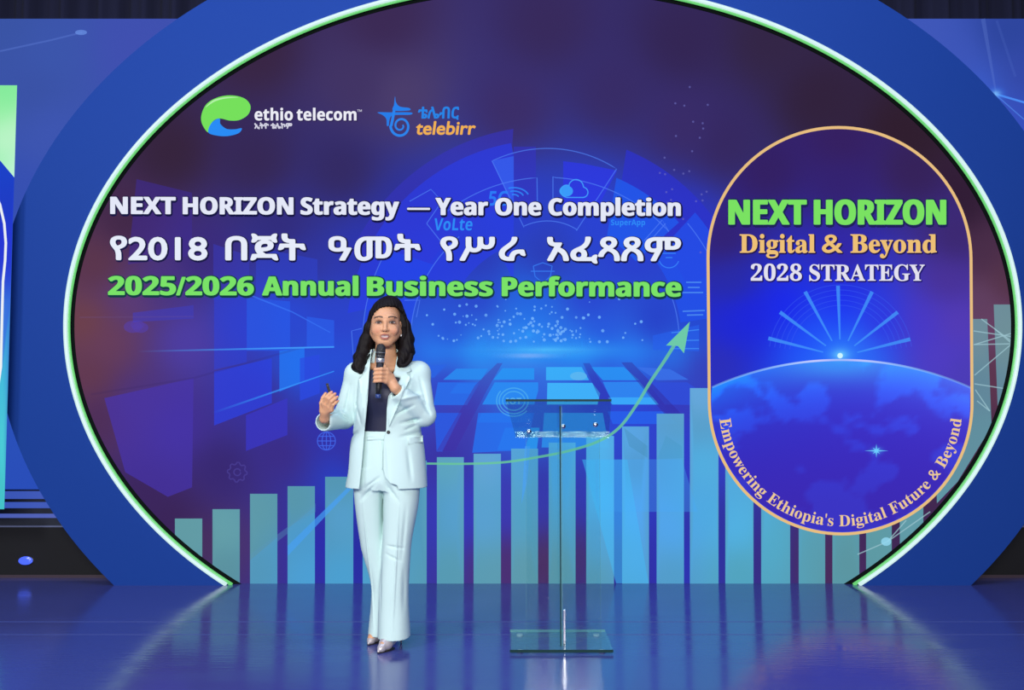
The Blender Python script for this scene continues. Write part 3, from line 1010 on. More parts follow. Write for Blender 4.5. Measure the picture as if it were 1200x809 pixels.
def planet(x, y):
    dep = PR - math.hypot(x - PC[0], y - PC[1])
    side = (x - ccx) / cr
    base = np.array((58 + 10 * side, 46, 200.0)) * 1.0
    deep = np.array((60.0, 42, 180))
    rim = np.array((60.0 + 20 * side, 108, 246))
    k = math.exp(-dep / 34.0)
    c = base * (1 - k) + rim * k
    f = min(1, max(0, (y - 470) / 120))
    c = c * (1 - f) + deep * f
    nv = noise.fractal(Vector((x * 0.016 + 3.1, y * 0.022 + 1.7, 0.3)), 1.0, 2.1, 4)
    k2 = max(0, min(1, (nv + 0.02) * 5))
    land = c + np.array((-2, 28, 40)) * (0.35 + 0.8 * math.exp(-dep / 60.0))
    c = c * (1 - k2) + land * k2
    kk = math.exp(-((x - 985) / 60.0) ** 2 - (dep / 22.0) ** 2)
    c = c + (np.array((70, 180, 255)) - c) * 0.65 * kk
    return tuple(np.clip(c, 0, 255))


cap_in = capsule(2.5, 60)
half = math.degrees(math.acos(min(1, 152 / PR)))
top_arc = arc(*PC, PR, PR, 90 + math.degrees(math.asin(151 / PR)), 90 - math.degrees(math.asin(152.5 / PR)), 50)
low = [p for p in cap_in[61:]]
ylim = top_arc[-1][1]
low = [p for p in low if p[1] > ylim + 1]
xl = lambda y: 833.0 + (y - 390) * 0.009
pl_pts = top_arc + [(1136.2 + (y - 390) * 0.007, y) for y in (462, 470)] + list(reversed(low)) + [(xl(y), y) for y in (470, 462)]
E_(A_('globe', pl_pts, planet, 18, grid=3.6, label='blue violet globe with lit rim'))
E_(L_('globe_rim', [top_arc], 2.4, lambda x, y: (150 + 60 * math.exp(-((x - 985) / 60.0) ** 2), 205, 255, 0.25 + 0.75 * math.exp(-((x - 975) / 90.0) ** 2)), 19))
tips = [(900.4, 396.6), (914, 366), (943.5, 342), (982, 335), (1022, 342), (1052, 366), (1066.6, 397.7)]
for tx, ty in tips:
    d = Vector((tx - 985, ty - 418))
    ln = [(985 + d.x * f, 418 + d.y * f) for f in np.linspace(0.24, 1, 10)]
    E_(L_('sun_ray', [ln], 1.6, (68, 150, 252), 19, 0.75, 4.4))
E_(L_('halo_circles', [arc(985, 418, r, r, 8, 172, 40) for r in (60, 66, 72, 78, 84)], 0.9, (60, 96, 245), 18, 0.4))
E_(A_('sun_glow', arc(985, 416, 36, 22, 0, 360, 30), glow((120, 225, 255), (40, 110, 250), 985, 416, 22, 0.95, 1.6), 20, grid=3))
E_(A_('sun_disc', arc(984.5, 417, 3.2, 3.2, 0, 360, 14), (205, 245, 255), 21))
E_(A_('star_glow', arc(1027, 528.5, 15, 9, 0, 360, 30), glow((110, 215, 255), (60, 90, 230), 1027, 528.5, 9, 0.95, 1.6), 20, grid=2.5))
E_(A_('star', [(1027 + (14 if i % 4 == 0 else 6 if i % 2 == 0 else 2.0) * cos(i * pi / 8) * 1.0, 528.5 + (14 if i % 8 == 0 else 8 if i % 4 == 0 else 5 if i % 2 == 0 else 2.0) * sin(i * pi / 8)) for i in range(16)], (110, 205, 255), 21, 0.95))
cp = capsule(0, 60)
E_(L_('gold_outline', [cp + [cp[0], cp[1]]], 3.5, (232, 190, 128), 22, label='gold line round the capsule'))
NB = dict(parent=disp, Y=YD)
title('emblem_lettering', [('NEXT', 855, 944), ('HORIZON', 955, 1107.5)], 263, 28.5, (122, 226, 98), disp, YD, 24, under=emb, shadow=(30, 34, 90), sh=1.4, style='sans', bold=1.5, boldy=0.4)
title('emblem_lettering', [('Digital', 867, 955), ('&', 963.5, 987), ('Beyond', 997, 1097.5)], 296, 21, (238, 192, 118), disp, YD, 24, under=emb, shadow=(36, 24, 80), sh=0.9, style='serif', bold=0.4, ref='D')
title('emblem_lettering', [('2028', 880, 939.5), ('STRATEGY', 948.5, 1083.5)], 329, 19, (226, 224, 240), disp, YD, 24, under=emb, shadow=(34, 26, 110), sh=0.9, style='serif', ref='S', bold=0.2)
RB = 143.0


def curve_map(u, v):
    ph = R(7.0 + (173.0 - 7.0) * u)
    r = RB - v
    x, y = ccx + 0.5 - r * cos(ph), bot_c + 2.0 + r * sin(ph)
    return (x, y)


E_(lettering('emblem_motto', "Empowering Ethiopia's Digital Future & Beyond", 0, 1, 0, 13, (236, 200, 150), disp, YD, 24, style='serif', ref='E', mapf=curve_map))

# -- headlines
title('headline_word', [('NEXT', 130, 205), ('HORIZON', 215, 343), ('Strategy', 353, 467), ('—', 478, 503), ('Year', 511, 571), ('One', 581, 633.5), ('Completion', 643.5, 797)], 250.5, 19.5, (228, 232, 248), disp, YD, 26, style='sans', slope=0.0035, bold=0.95, boldy=0.4)
title('headline_word', [('የ2018', 130, 242), ('በጀት', 265, 357.5), ('ዓመት', 386, 492), ('የሥራ', 517, 615), ('አፈጻጸም', 642, 797)], 304, 25.5, (230, 236, 250), disp, YD, 26, slope=0.002, bold=1.15, boldy=1.0, ref='0')
title('headline_word', [('2025/2026', 127.5, 296.5), ('Annual', 308, 419), ('Business', 431, 576.5), ('Performance', 589, 797.5)], 345.5, 21.5, (122, 226, 104), disp, YD, 26, style='sans', slope=0.003, bold=1.1, boldy=0.4, shadow=(20, 60, 70))


# -- operator logo
def zl(*q):
    return [(230 + x / 3.529, 100 + y / 3.529) for x, y in q]


lg = A_('logo_green', spline(zl((50, 195), (24, 160), (22, 120), (45, 75), (95, 48), (150, 42), (200, 55), (224, 85), (215, 120), (180, 143), (140, 146), (105, 138), (82, 140), (62, 158))), (118, 224, 92), 26, label='green swirl of the logo')
A_('logo_blue', spline(zl((50, 195), (60, 160), (84, 140), (98, 140), (100, 160), (125, 180), (160, 182), (188, 178), (175, 198), (130, 210), (85, 208))), (42, 140, 246), 27, label='blue swoosh of the logo')
A_('logo_shine', spline(zl((38, 92), (70, 62), (120, 49), (175, 50), (120, 55), (75, 68))), (190, 245, 180), 28, 0.8)
title('logo_lettering', [('ethio', 298.5, 343), ('telecom', 347.8, 417.6)], 141, 14.5, (236, 236, 246), disp, YD, 27, shadow=(52, 40, 90), sh=0.8, style='sans', ref='h', bold=0.2)
lettering('logo_lettering', '™', 418.5, 424, 133, 4.5, (220, 220, 235), disp, YD, 27, ref='™')
lettering('logo_lettering', 'ኢትዮ ቴሌኮም', 298.5, 342, 150.5, 5.6, (214, 212, 230), disp, YD, 27, bold=0.45, ref='0')

# -- payment service logo
A_('bird_wing', spline(zl((822, 46), (826, 70), (842, 88), (880, 94), (880, 104), (815, 104), (818, 80)), 6), (40, 128, 236), 26)
A_('bird_wing', spline(zl((750, 112), (800, 112), (886, 112), (884, 122), (815, 124), (800, 140), (796, 166), (788, 166), (786, 140), (772, 124)), 5), (40, 124, 232), 27)
sp_ = [(845 + (8 + 36 * (1 - k / 60)) * cos(R(180 - k * 10)) * (0.95), 168 + (6 + 40 * (1 - k / 60)) * sin(R(180 - k * 10))) for k in range(0, 58)]
L_('bird_spiral', [zl((818, 104), (812, 140), (806, 168)) + zl(*sp_)], 3.2, (44, 132, 238), 28, 1.0, 1.8)
lettering('service_lettering', 'ቴሌብር', 490, 537, 138.5, 12.5, (40, 132, 232), disp, YD, 27, bold=0.55, ref='0', shear=0.05)
lettering('service_lettering', 'telebirr', 487, 556, 157.5, 15, (240, 176, 84), disp, YD, 27, bold=0.5, ref='l', shear=0.13)


# ================================================================ SURFACES FROM DISTANCE FIELDS (figure, clothes, hair)
class Field:
    def __init__(s, xs, ys, zs):
        s.ax = [np.asarray(a, np.float32) for a in (xs, ys, zs)]
        s.d = np.full([len(a) for a in s.ax], 1.0, np.float32)

    def block(s, lo=None, hi=None):
        sl = []
        for i in range(3):
            a = 0 if lo is None else int(np.searchsorted(s.ax[i], lo[i]))
            b = len(s.ax[i]) if hi is None else int(np.searchsorted(s.ax[i], hi[i]))
            sl.append(slice(max(0, a - 1), min(len(s.ax[i]), b + 1)))
        sl = tuple(sl)
        return sl, s.ax[0][sl[0]][:, None, None], s.ax[1][sl[1]][None, :, None], s.ax[2][sl[2]][None, None, :]

    def op(s, fn, lo=None, hi=None, k=0.0, mode='add'):
        sl, X, Y, Z = s.block(lo, hi)
        if 0 in s.d[sl].shape:
            return s
        v = fn(X, Y, Z)
        D = s.d[sl]
        if mode == 'add':
            s.d[sl] = smin(D, v, k)
        elif mode == 'cut':
            s.d[sl] = -smin(-D, v, k)
        elif mode == 'clip':
            s.d[sl] = -smin(-D, -v, k)
        elif mode == 'warp':
            s.d[sl] = D + v
        return s

    def cone(s, a, b, ra, rb, k=0.01, mode='add'):
        a, b = np.array(a, float), np.array(b, float)
        m = max(ra, rb) + k + 0.02
        ab = b - a
        L = float(ab @ ab) + 1e-12

        def fn(X, Y, Z):
            t = np.clip(((X - a[0]) * ab[0] + (Y - a[1]) * ab[1] + (Z - a[2]) * ab[2]) / L, 0, 1)
            return np.sqrt((X - a[0] - t * ab[0]) ** 2 + (Y - a[1] - t * ab[1]) ** 2 + (Z - a[2] - t * ab[2]) ** 2) - (ra + (rb - ra) * t)
        return s.op(fn, np.minimum(a, b) - m, np.maximum(a, b) + m, k, mode)

    def chain(s, pts, rs, k=0.01, mode='add'):
        for i in range(len(pts) - 1):
            s.cone(pts[i], pts[i + 1], rs[i], rs[i + 1], k, mode)
        return s

    def ell(s, c, r, k=0.01, mode='add', rot=None):
        c, r = np.array(c, float), np.array(r, float)
        m = r.max() + k + 0.02
        Rm = np.array(rot) if rot is not None else None

        def fn(X, Y, Z):
            x, y, z = X - c[0], Y - c[1], Z - c[2]
            if Rm is not None:
                x, y, z = [Rm[0, i] * x + Rm[1, i] * y + Rm[2, i] * z for i in range(3)]
            k0 = np.sqrt((x / r[0]) ** 2 + (y / r[1]) ** 2 + (z / r[2]) ** 2)
            k1 = np.sqrt((x / r[0] ** 2) ** 2 + (y / r[1] ** 2) ** 2 + (z / r[2] ** 2) ** 2) + 1e-9
            return k0 * (k0 - 1) / k1
        return s.op(fn, c - m, c + m, k, mode)

    def loft(s, st, k=0.01, mode='add', power=2.2, warp=None):
        """stations (z, cx, cy, rx, ry)"""
        st = np.array(sorted(st), float)
        z = st[:, 0]
        m = 0.05 + k
        lo = (st[:, 1] - st[:, 3]).min() - m, (st[:, 2] - st[:, 4]).min() - m, z[0] - m
        hi = (st[:, 1] + st[:, 3]).max() + m, (st[:, 2] + st[:, 4]).max() + m, z[-1] + m

        def fn(X, Y, Z):
            zz = np.clip(Z[0, 0], z[0], z[-1])
            q = []
            for i in range(1, 5):
                q.append(smooth_interp(zz, z, st[:, i])[None, None, :])
            x, y = np.abs(X - q[0]), np.abs(Y - q[1])
            k0 = ((x / q[2]) ** power + (y / q[3]) ** power) ** (1 / power)
            g = np.sqrt((x / q[2] ** 2) ** 2 + (y / q[3] ** 2) ** 2) / np.maximum(np.sqrt((x / q[2]) ** 2 + (y / q[3]) ** 2), 1e-6)
            d = (k0 - 1) / np.maximum(g, 1e-6)
            if warp is not None:
                d = d + warp(X, Y, Z)
            return np.maximum(d, np.maximum(z[0] - Z, Z - z[-1]))
        return s.op(fn, lo, hi, k, mode)

    def surface(s):
        d = s.d
        sg = d < 0
        n = np.array(d.shape)
        cnt = np.zeros(n - 1, np.int8)
        for i in (0, 1):
            for j in (0, 1):
                for k in (0, 1):
                    cnt += sg[i:n[0] - 1 + i, j:n[1] - 1 + j, k:n[2] - 1 + k]
        act = np.argwhere((cnt > 0) & (cnt < 8))
        idx = np.full(n - 1, -1, np.int32)
        idx[act[:, 0], act[:, 1], act[:, 2]] = np.arange(len(act))
        corner = {}
        for i in (0, 1):
            for j in (0, 1):
                for k in (0, 1):
                    corner[i, j, k] = d[act[:, 0] + i, act[:, 1] + j, act[:, 2] + k]
        pos = np.zeros((len(act), 3))
        num = np.zeros(len(act))
        for a in corner:
            for ax in range(3):
                if a[ax]:
                    continue
                b = list(a)
                b[ax] = 1
                va, vb = corner[a], corner[tuple(b)]
                m = (va < 0) != (vb < 0)
                t = np.where(m, va / np.where(m, va - vb, 1), 0)
                p = np.tile(np.array(a, float), (len(act), 1))
                p[:, ax] = t
                pos[m] += p[m]
                num[m] += 1
        pos /= num[:, None]
        V = np.zeros_like(pos)
        for ax in range(3):
            A = s.ax[ax].astype(float)
            i0 = act[:, ax]
            V[:, ax] = A[i0] + pos[:, ax] * (A[i0 + 1] - A[i0])
        quads = []
        for ax in range(3):
            u, v = [(1, 2), (2, 0), (0, 1)][ax]
            sa = [slice(None)] * 3
            sb = [slice(None)] * 3
            sa[ax], sb[ax] = slice(0, n[ax] - 1), slice(1, n[ax])
            A, B = sg[tuple(sa)], sg[tuple(sb)]
            e = np.argwhere(A != B)
            ok = (e[:, u] > 0) & (e[:, v] > 0) & (e[:, u] < n[u] - 1) & (e[:, v] < n[v] - 1)
            e = e[ok]
            ins = A[e[:, 0], e[:, 1], e[:, 2]]
            c = []
            for du, dv in ((-1, -1), (0, -1), (0, 0), (-1, 0)):
                q = e.copy()
                q[:, u] += du
                q[:, v] += dv
                c.append(idx[q[:, 0], q[:, 1], q[:, 2]])
            c = np.stack(c, 1)
            c[~ins] = c[~ins][:, ::-1]
            quads.append(c)
        return V, np.concatenate(quads)


def smin(a, b, k):
    if k <= 0:
        return np.minimum(a, b)
    h = np.clip(0.5 + 0.5 * (b - a) / k, 0, 1)
    return b + (a - b) * h - k * h * (1 - h)


def smooth_interp(x, xp, fp):
    i = np.clip(np.searchsorted(xp, x) - 1, 0, len(xp) - 2)
    sl = np.diff(fp) / np.diff(xp)
    m = np.zeros(len(xp))
    m[0], m[-1] = sl[0], sl[-1]
    for j in range(1, len(xp) - 1):
        m[j] = 0 if sl[j - 1] * sl[j] <= 0 else 2 * sl[j - 1] * sl[j] / (sl[j - 1] + sl[j])
    h = xp[i + 1] - xp[i]
    t = (x - xp[i]) / h
    return fp[i] * (1 + 2 * t) * (1 - t) ** 2 + fp[i + 1] * t * t * (3 - 2 * t) + h * (m[i] * t * (1 - t) ** 2 + m[i + 1] * t * t * (t - 1))


def poly_sd(px, py, poly):
    """signed distance to an outline, negative inside"""
    d = np.full(np.broadcast(px, py).shape, 1e9)
    ins = np.zeros(d.shape, bool)
    m = len(poly)
    for i in range(m):
        (ax, ay), (bx, by) = poly[i], poly[(i + 1) % m]
        ex, ey = bx - ax, by - ay
        t = np.clip(((px - ax) * ex + (py - ay) * ey) / (ex * ex + ey * ey + 1e-12), 0, 1)
        d = np.minimum(d, (px - ax - t * ex) ** 2 + (py - ay - t * ey) ** 2)
        cond = (ay > py) != (by > py)
        xi = ax + (py - ay) / (ey if abs(ey) > 1e-12 else 1e-12) * ex
        ins ^= cond & (px < xi)
    d = np.sqrt(d)
    return np.where(ins, -d, d)


# ================================================================ THE SPEAKER
YP = F(462, 756).y
U = (P(601, 450, YP) - P(600, 450, YP)).x          # metres per frame unit where she stands


def W(px, py, dy=0.0):
    return np.array(P(px, py, YP + dy))


def wx(px): return float(P(px, 450, YP).x)
def wz(py): return float(P(450, py, YP).z)


toeF, heelF = np.array(F(443, 766.5)), np.array(F(464.5, 756.5))
toeB, heelB = np.array(F(431.5, 757)), np.array(F(446, 749))
root = empty('person', (float(wx(456)), YP, 0), 'woman in pale mint trouser suit speaking into a handheld microphone', 'person')

skin = attr_mat('skin', 0.46, 0.35, bump=(220, 0.03), sss=0.12)
suit = mat('mint_suit_cloth', (0.60, 0.785, 0.755), 0.8, 0.2, bump=(420, 0.18, 0.0015))
navy = mat('navy_satin', (0.010, 0.012, 0.040), 0.5, 0.4, bump=(90, 0.1))
hairm = mat('black_hair', (0.0085, 0.006, 0.0065), 0.6, 0.14, bump=(140, 0.2, 0.002))

# ---- key joints (frame x, frame y, depth offset)
SHL, ELL, WRL = W(418, 435, .025), W(403, 490, .045), W(380, 491, -.165)      # her right arm
SHR, ELR, WRR = W(490.5, 434, .025), W(498, 487, -.02), W(463, 455, -.155)      # her left arm
HD = -0.015    # head leans slightly forward

# ---- body: one continuous skin
xs = np.arange(wx(364), wx(516), 0.0024)
ys = np.arange(YP - 0.30, YP + 0.17, 0.0026)
zs = np.concatenate([np.arange(-0.01, wz(512), 0.006), np.arange(wz(512), wz(412), 0.0026), np.arange(wz(412), wz(340), 0.0019)])
B = Field(xs, ys, zs)
# trunk and legs (under the clothes)
B.loft([(wz(440), wx(454), YP + .026, .115, .062), (wz(465), wx(453), YP + .012, .108, .075), (wz(505), wx(452), YP + .012, .100, .065), (wz(545), wx(454), YP + .015, .14, .095), (wz(562), wx(455), YP + .015, .145, .10)], 0.02)
for hip, knee, ank, toe, heel in ((W(470, 552, 0), W(466, 650, -.02), heelF + np.array([-.004, -.02, .10]), toeF, heelF), (W(435, 552, 0.02), W(441, 648, .06), heelB + np.array([.006, -.02, .10]), toeB, heelB)):
    B.chain([hip, knee, ank], [.055, .034, .025], 0.02)
    d = (toe - heel)
    B.chain([ank, heel + d * .3 + np.array([0, 0, .06]), heel + d * .75 + np.array([0, 0, .028])], [.03, .028, .02], 0.012)
# arms
B.chain([SHL, ELL, WRL], [.040, .034, .023], 0.015)
B.chain([SHR, ELR, WRR], [.040, .034, .023], 0.015)
# neck, shoulders, chest
B.cone(W(451.5, 402, HD + .03), W(453, 428, .03), .050, .058, 0.015)
B.cone(W(450, 425, .038), SHL, .038, .038, 0.02)
B.cone(W(457, 425, .038), SHR, .038, .038, 0.02)
B.cone(W(451, 434, -.035), W(434, 430, -.01), .012, .010, 0.03)
B.cone(W(455, 434, -.035), W(474, 430, -.01), .012, .010, 0.03)
# head
B.ell(W(452, 372.5, HD + .018), (.074, .094, .092), 0.01)
B.ell(W(451.5, 388, HD - .022), (.0605, .066, .066), 0.03)
B.ell(W(451.6, 389, HD - .012), (.0645, .062, .052), 0.03)
B.ell(W(450.7, 400.5, HD - .066), (.026, .022, .018), 0.025)
B.cone(W(437.5, 389, HD + .0), W(446, 401, HD - .058), .016, .016, 0.03)
B.cone(W(466, 389, HD + .0), W(456, 401, HD - .058), .016, .016, 0.03)
for cx_ in (441.5, 461):
    B.ell(W(cx_, 387.5, HD - .064), (.022, .016, .019), 0.02)
B.ell(W(451.8, 382, HD - .028), (.0665, .056, .070), 0.02)
B.ell(W(451.7, 371.5, HD - .070), (.048, .014, .012), 0.02)
for cx_ in (443.8, 459.8):
    B.ell(W(cx_, 378.3, HD - .089), (.019, .012, .0105), 0.010, 'cut')
    B.ell(W(cx_, 378.3, HD - .066), (.0135, .0135, .0125), 0.003)
    B.cone(W(cx_ - 3.2, 378.4, HD - .071), W(cx_ + 3.2, 378.4, HD - .071), .0062, .0062, 0.003)
# nose
B.cone(W(451.6, 377, HD - .084), W(451.2, 386, HD - .103), .0075, .0095, 0.009)
B.ell(W(451.2, 386.6, HD - .100), (.0125, .011, .0085), 0.006)
for sx in (-1, 1):
    B.ell(W(451.2 + sx * 3.0, 387.2, HD - .091), (.0075, .009, .0068), 0.005)
    B.ell(W(451.2 + sx * 1.6, 389.0, HD - .104), (.003, .004, .003), 0.002, 'cut')
# mouth, a little open
B.ell(W(451, 393.6, HD - .083), (.024, .014, .014), 0.012)
B.ell(W(450.9, 392.2, HD - .0945), (.020, .007, .0042), 0.005)
B.ell(W(450.9, 397.3, HD - .0915), (.017, .0075, .0048), 0.005)
B.ell(W(450.9, 394.7, HD - .099), (.0165, .012, .0052), 0.003, 'cut')
B.ell(W(450.9, 394.2, HD - .082), (.0145, .008, .0046), 0.0)
# ears
for cx_, s_ in ((434.2, -1), (469.4, 1)):
    B.ell(W(cx_, 384, HD + .012), (.008, .019, .031), 0.006)
    B.ell(W(cx_ + s_ * 1.6, 383, HD + .004), (.006, .011, .018), 0.004, 'cut')
    B.ell(W(cx_, 391.5, HD + .004), (.007, .009, .010), 0.006)

# ---- her right hand, raised with a clicker (left in the photograph)
K = 0.0035
pw = W(380.5, 490, -.172)
PA = W(381, 483, -.192)
kn = [W(379.2, 473.5, -.218), W(382.6, 475.3, -.222), W(385.8, 477.8, -.222), W(388.6, 480.8, -.218)]
tips_ = [W(388.6, 459.8, -.222), W(392.6, 461.8, -.226), W(395.3, 465.4, -.226), W(396.2, 470.2, -.221)]
B.chain([pw, PA], [.0235, .024], 0.012)
for q in kn:
    B.cone(PA + (q - PA) * .15, q, .0155, .0110, 0.010)
for i, (a, b) in enumerate(zip(kn, tips_)):
    m1 = a + (b - a) * .48 + np.array([-.004, -.013, .004])
    m2 = a + (b - a) * .80 + np.array([-.001, -.009, .002])
    r = (.0092, .0094, .0089, .0078)[i]
    B.chain([a, m1, m2, b], [r * 1.08, r, r * .92, r * .80], K)
    # crease between the fingers keeps them apart
th0 = W(377.6, 481.5, -.196)
B.chain([PA, th0], [.018, .0135], 0.012)
B.chain([th0, W(376.6, 473, -.206), W(378.6, 466.5, -.208), W(381.6, 461.5, -.206)], [.0135, .0108, .0098, .0080], K)

# ---- her left hand round the microphone
MA, MBt = W(446.6, 404, -.172), W(443.0, 467, -.168)
max_ = (MBt - MA) / np.linalg.norm(MBt - MA)
LM = float(np.linalg.norm(MBt - MA))


def mic_at(y):
    return MA + (MBt - MA) * ((y - 404) / 63.0)


B.cone(WRR, W(459.5, 449, -.150), .0235, .024, 0.012)
PB = W(456.5, 444, -.150)
B.cone(W(459.5, 449, -.150), PB, .024, .022, 0.012)
for i, y in enumerate((433.8, 438.6, 443.2, 447.4)):
    c = mic_at(y)
    r = (.0094, .0097, .0092, .0080)[i]
    k0 = c + np.array([.037 - .001 * i, -.006, .000])
    k1 = c + np.array([.013, -.029, .003])
    k2 = c + np.array([-.017, -.0215, .001])
    k3 = c + np.array([-.0235, .004, -.001])
    k4 = c + np.array([-.012, .020, -.002])
    B.cone(PB, k0, .020, .0125, 0.012)
    B.chain([k0, k1, k2, k3, k4], [r * 1.12, r, r * .97, r * .9, r * .8], K)
c = mic_at(431)
B.chain([PB + np.array([.004, 0.004, 0.01]), W(453.4, 437, -.142)], [.018, .014], 0.012)
B.chain([W(453.4, 437, -.142), c + np.array([.022, .010, .004]), c + np.array([.012, .023, .022]), c + np.array([-.002, .027, .036])], [.014, .0112, .0102, .0085], K)

BV, BF = B.surface()
del B


def skin_cols(V):
    q = proj(V)
    px, py = q[:, 0], q[:, 1]
    dy = V[:, 1] - YP
    col = np.tile(lin((214, 160, 122)), (len(V), 1))
    front = (dy < -.045) & (py < 408)

    def mixin(mask, c, a):
        a = np.clip(a, 0, 1)[:, None] * mask[:, None]
        col[:] = col * (1 - a) + lin(c) * a
    # cheeks, lids, brows, eyes, lips, teeth
    for cx_ in (441.5, 461.5):
        mixin(front, (216, 138, 112), .45 * np.exp(-(((px - cx_) / 4.5) ** 2 + ((py - 388) / 4) ** 2)))
    for cx_, s_ in ((443.8, -1), (459.8, 1)):
        e = ((px - cx_) / 4.6) ** 2 + ((py - 377.6) / 2.9) ** 2
        mixin(front, (98, 60, 48), .85 * np.exp(-(e ** 1.5)))
        x = (px - cx_) / 3.5
        upper = 377.0 + 1.1 * x ** 2 - .2
        lower = 379.3 - .75 * x ** 2
        eye = front & (py > upper) & (py < lower) & (abs(x) < 1)
        mixin(eye, (186, 168, 160), np.ones(len(px)))
        mixin(eye & (np.hypot(px - cx_ + .2, py - 378.2) < 1.75), (42, 24, 18), np.ones(len(px)))
        mixin(front & (abs(py - upper) < .55) & (abs(x) < 1.12), (24, 14, 14), np.ones(len(px)))
        mixin(front & (abs(py - lower) < .3) & (abs(x) < 1.0), (80, 48, 42), .8 * np.ones(len(px)))
        xb = (px - cx_ - s_ * .4) / 5.4
        bl_ = 372.6 - 1.3 * (1 - xb ** 2) + .5 * s_ * xb
        mixin(front & (abs(xb) < 1) & (abs(py - bl_) < 0.95 - .35 * np.clip(s_ * xb, 0, 1)), (46, 28, 24), .9 * np.ones(len(px)))
    lip = ((px - 450.9) / 5.6) ** 2 + ((py - 394.6) / 3.5) ** 2
    mixin(front & (dy < HD - .07), (172, 104, 92), np.clip((1.05 - lip) * 4, 0, 1))
    tee = ((px - 450.9) / 4.4) ** 2 + ((py - 394.4) / 1.45) ** 2
    mixin(front & (dy < HD - .06), (214, 198, 190), np.clip((1.0 - tee) * 5, 0, 1))
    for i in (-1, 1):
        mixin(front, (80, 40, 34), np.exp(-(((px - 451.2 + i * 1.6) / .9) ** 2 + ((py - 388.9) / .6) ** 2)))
    return np.c_[col, np.ones(len(V))]


SC = skin_cols(BV)
# nails
for b, a in zip(tips_, kn):
    d_ = (b - a) / np.linalg.norm(b - a)
    c_ = b + np.array([-.001, -.006, .001])
    m_ = np.linalg.norm(BV - c_, axis=1) < .0052
    SC[m_, :3] = lin((222, 150, 134))
meshobj('body', BV, BF, skin, root, True, SC)

# ---- trousers
def fold(ax, ay, bx, by, amp, wd, y0=-9, y1=9):
    """soft ridge along a line of the front surface (frame coordinates)"""
    a, b = np.array([wx(ax), wz(ay)]), np.array([wx(bx), wz(by)])
    e = b - a

    def f(X, Y, Z):
        t = np.clip(((X - a[0]) * e[0] + (Z - a[1]) * e[1]) / (e @ e), 0, 1)
        d = np.sqrt((X - a[0] - t * e[0]) ** 2 + (Z - a[1] - t * e[1]) ** 2)
        return 1.35 * amp * np.exp(-(d / (.75 * wd)) ** 2) * np.sin(pi * np.clip(t, .02, .98)) * np.where(Y < YP + .03, 1, 0)
    return f


T = Field(np.arange(wx(404), wx(504), .0034), np.arange(YP - .2, YP + .24, .0036), np.arange(-.005, wz(498), .0042))
T.loft([(wz(505), wx(452), YP + .008, .134, .092), (wz(520), wx(453), YP + .01, .146, .100), (wz(545), wx(454.5), YP + .012, .162, .110), (wz(563), wx(455), YP + .012, .166, .112), (wz(574), wx(455), YP + .012, .150, .10)], 0.0)
zf, zb = toeF, toeB
hemF, hemB = float(P(463, 751.8, YP - .12).z), float(P(438, 747.5, YP + .0).z)
T.loft([(wz(550), wx(471), YP + .005, .088, .100), (wz(575), wx(471.6), YP + .0, .090, .100), (wz(645), wx(466.5), YP - .015, .0715, .084), (wz(700), wx(464.2), YP - .02, .0735, .088), (hemF, wx(464.8), YP - .02, .0800, .105)], .02, power=2.3)
T.loft([(wz(550), wx(435.5), YP + .02, .088, .098), (wz(575), wx(433.3), YP + .025, .078, .094), (wz(640), wx(437.5), YP + .055, .0640, .080), (wz(697), wx(446.5), YP + .085, .0500, .076), (hemB, wx(444.5), YP + .085, .0560, .088)], .02, power=2.3)
# hollow hems
for hx, hy, hz, rx, ry in ((464.8, YP - .02, hemF, .074, .098), (444.5, YP + .085, hemB, .050, .081)):
    T.loft([(hz - .03, wx(hx), hy, rx, ry), (hz + .07, wx(hx), hy, rx * .94, ry * .9)], .0, 'cut')
for f in (fold(447, 562, 424, 588, .007, .012), fold(452, 560, 474, 590, .007, .012), fold(451, 556, 430, 572, .006, .009), fold(455, 556, 482, 566, .005, .01),
          fold(472, 575, 465, 748, -.005, .006), fold(428, 575, 441, 745, -.005, .006), fold(456, 636, 478, 640, .005, .008), fold(455, 645, 476, 655, .004, .008), fold(480, 585, 474, 660, .004, .012), fold(449, 560, 449, 640, .006, .010), fold(450, 650, 451, 715, .004, .008), fold(477, 660, 477, 715, .004, .012)):
    T.op(f, mode='warp')
TV, TF = T.surface()
del T
tro = meshobj('trousers', TV, TF, suit, root, True)
tree_t = BVHTree.FromPolygons([Vector(v) for v in TV], [tuple(int(i) for i in f) for f in TF])


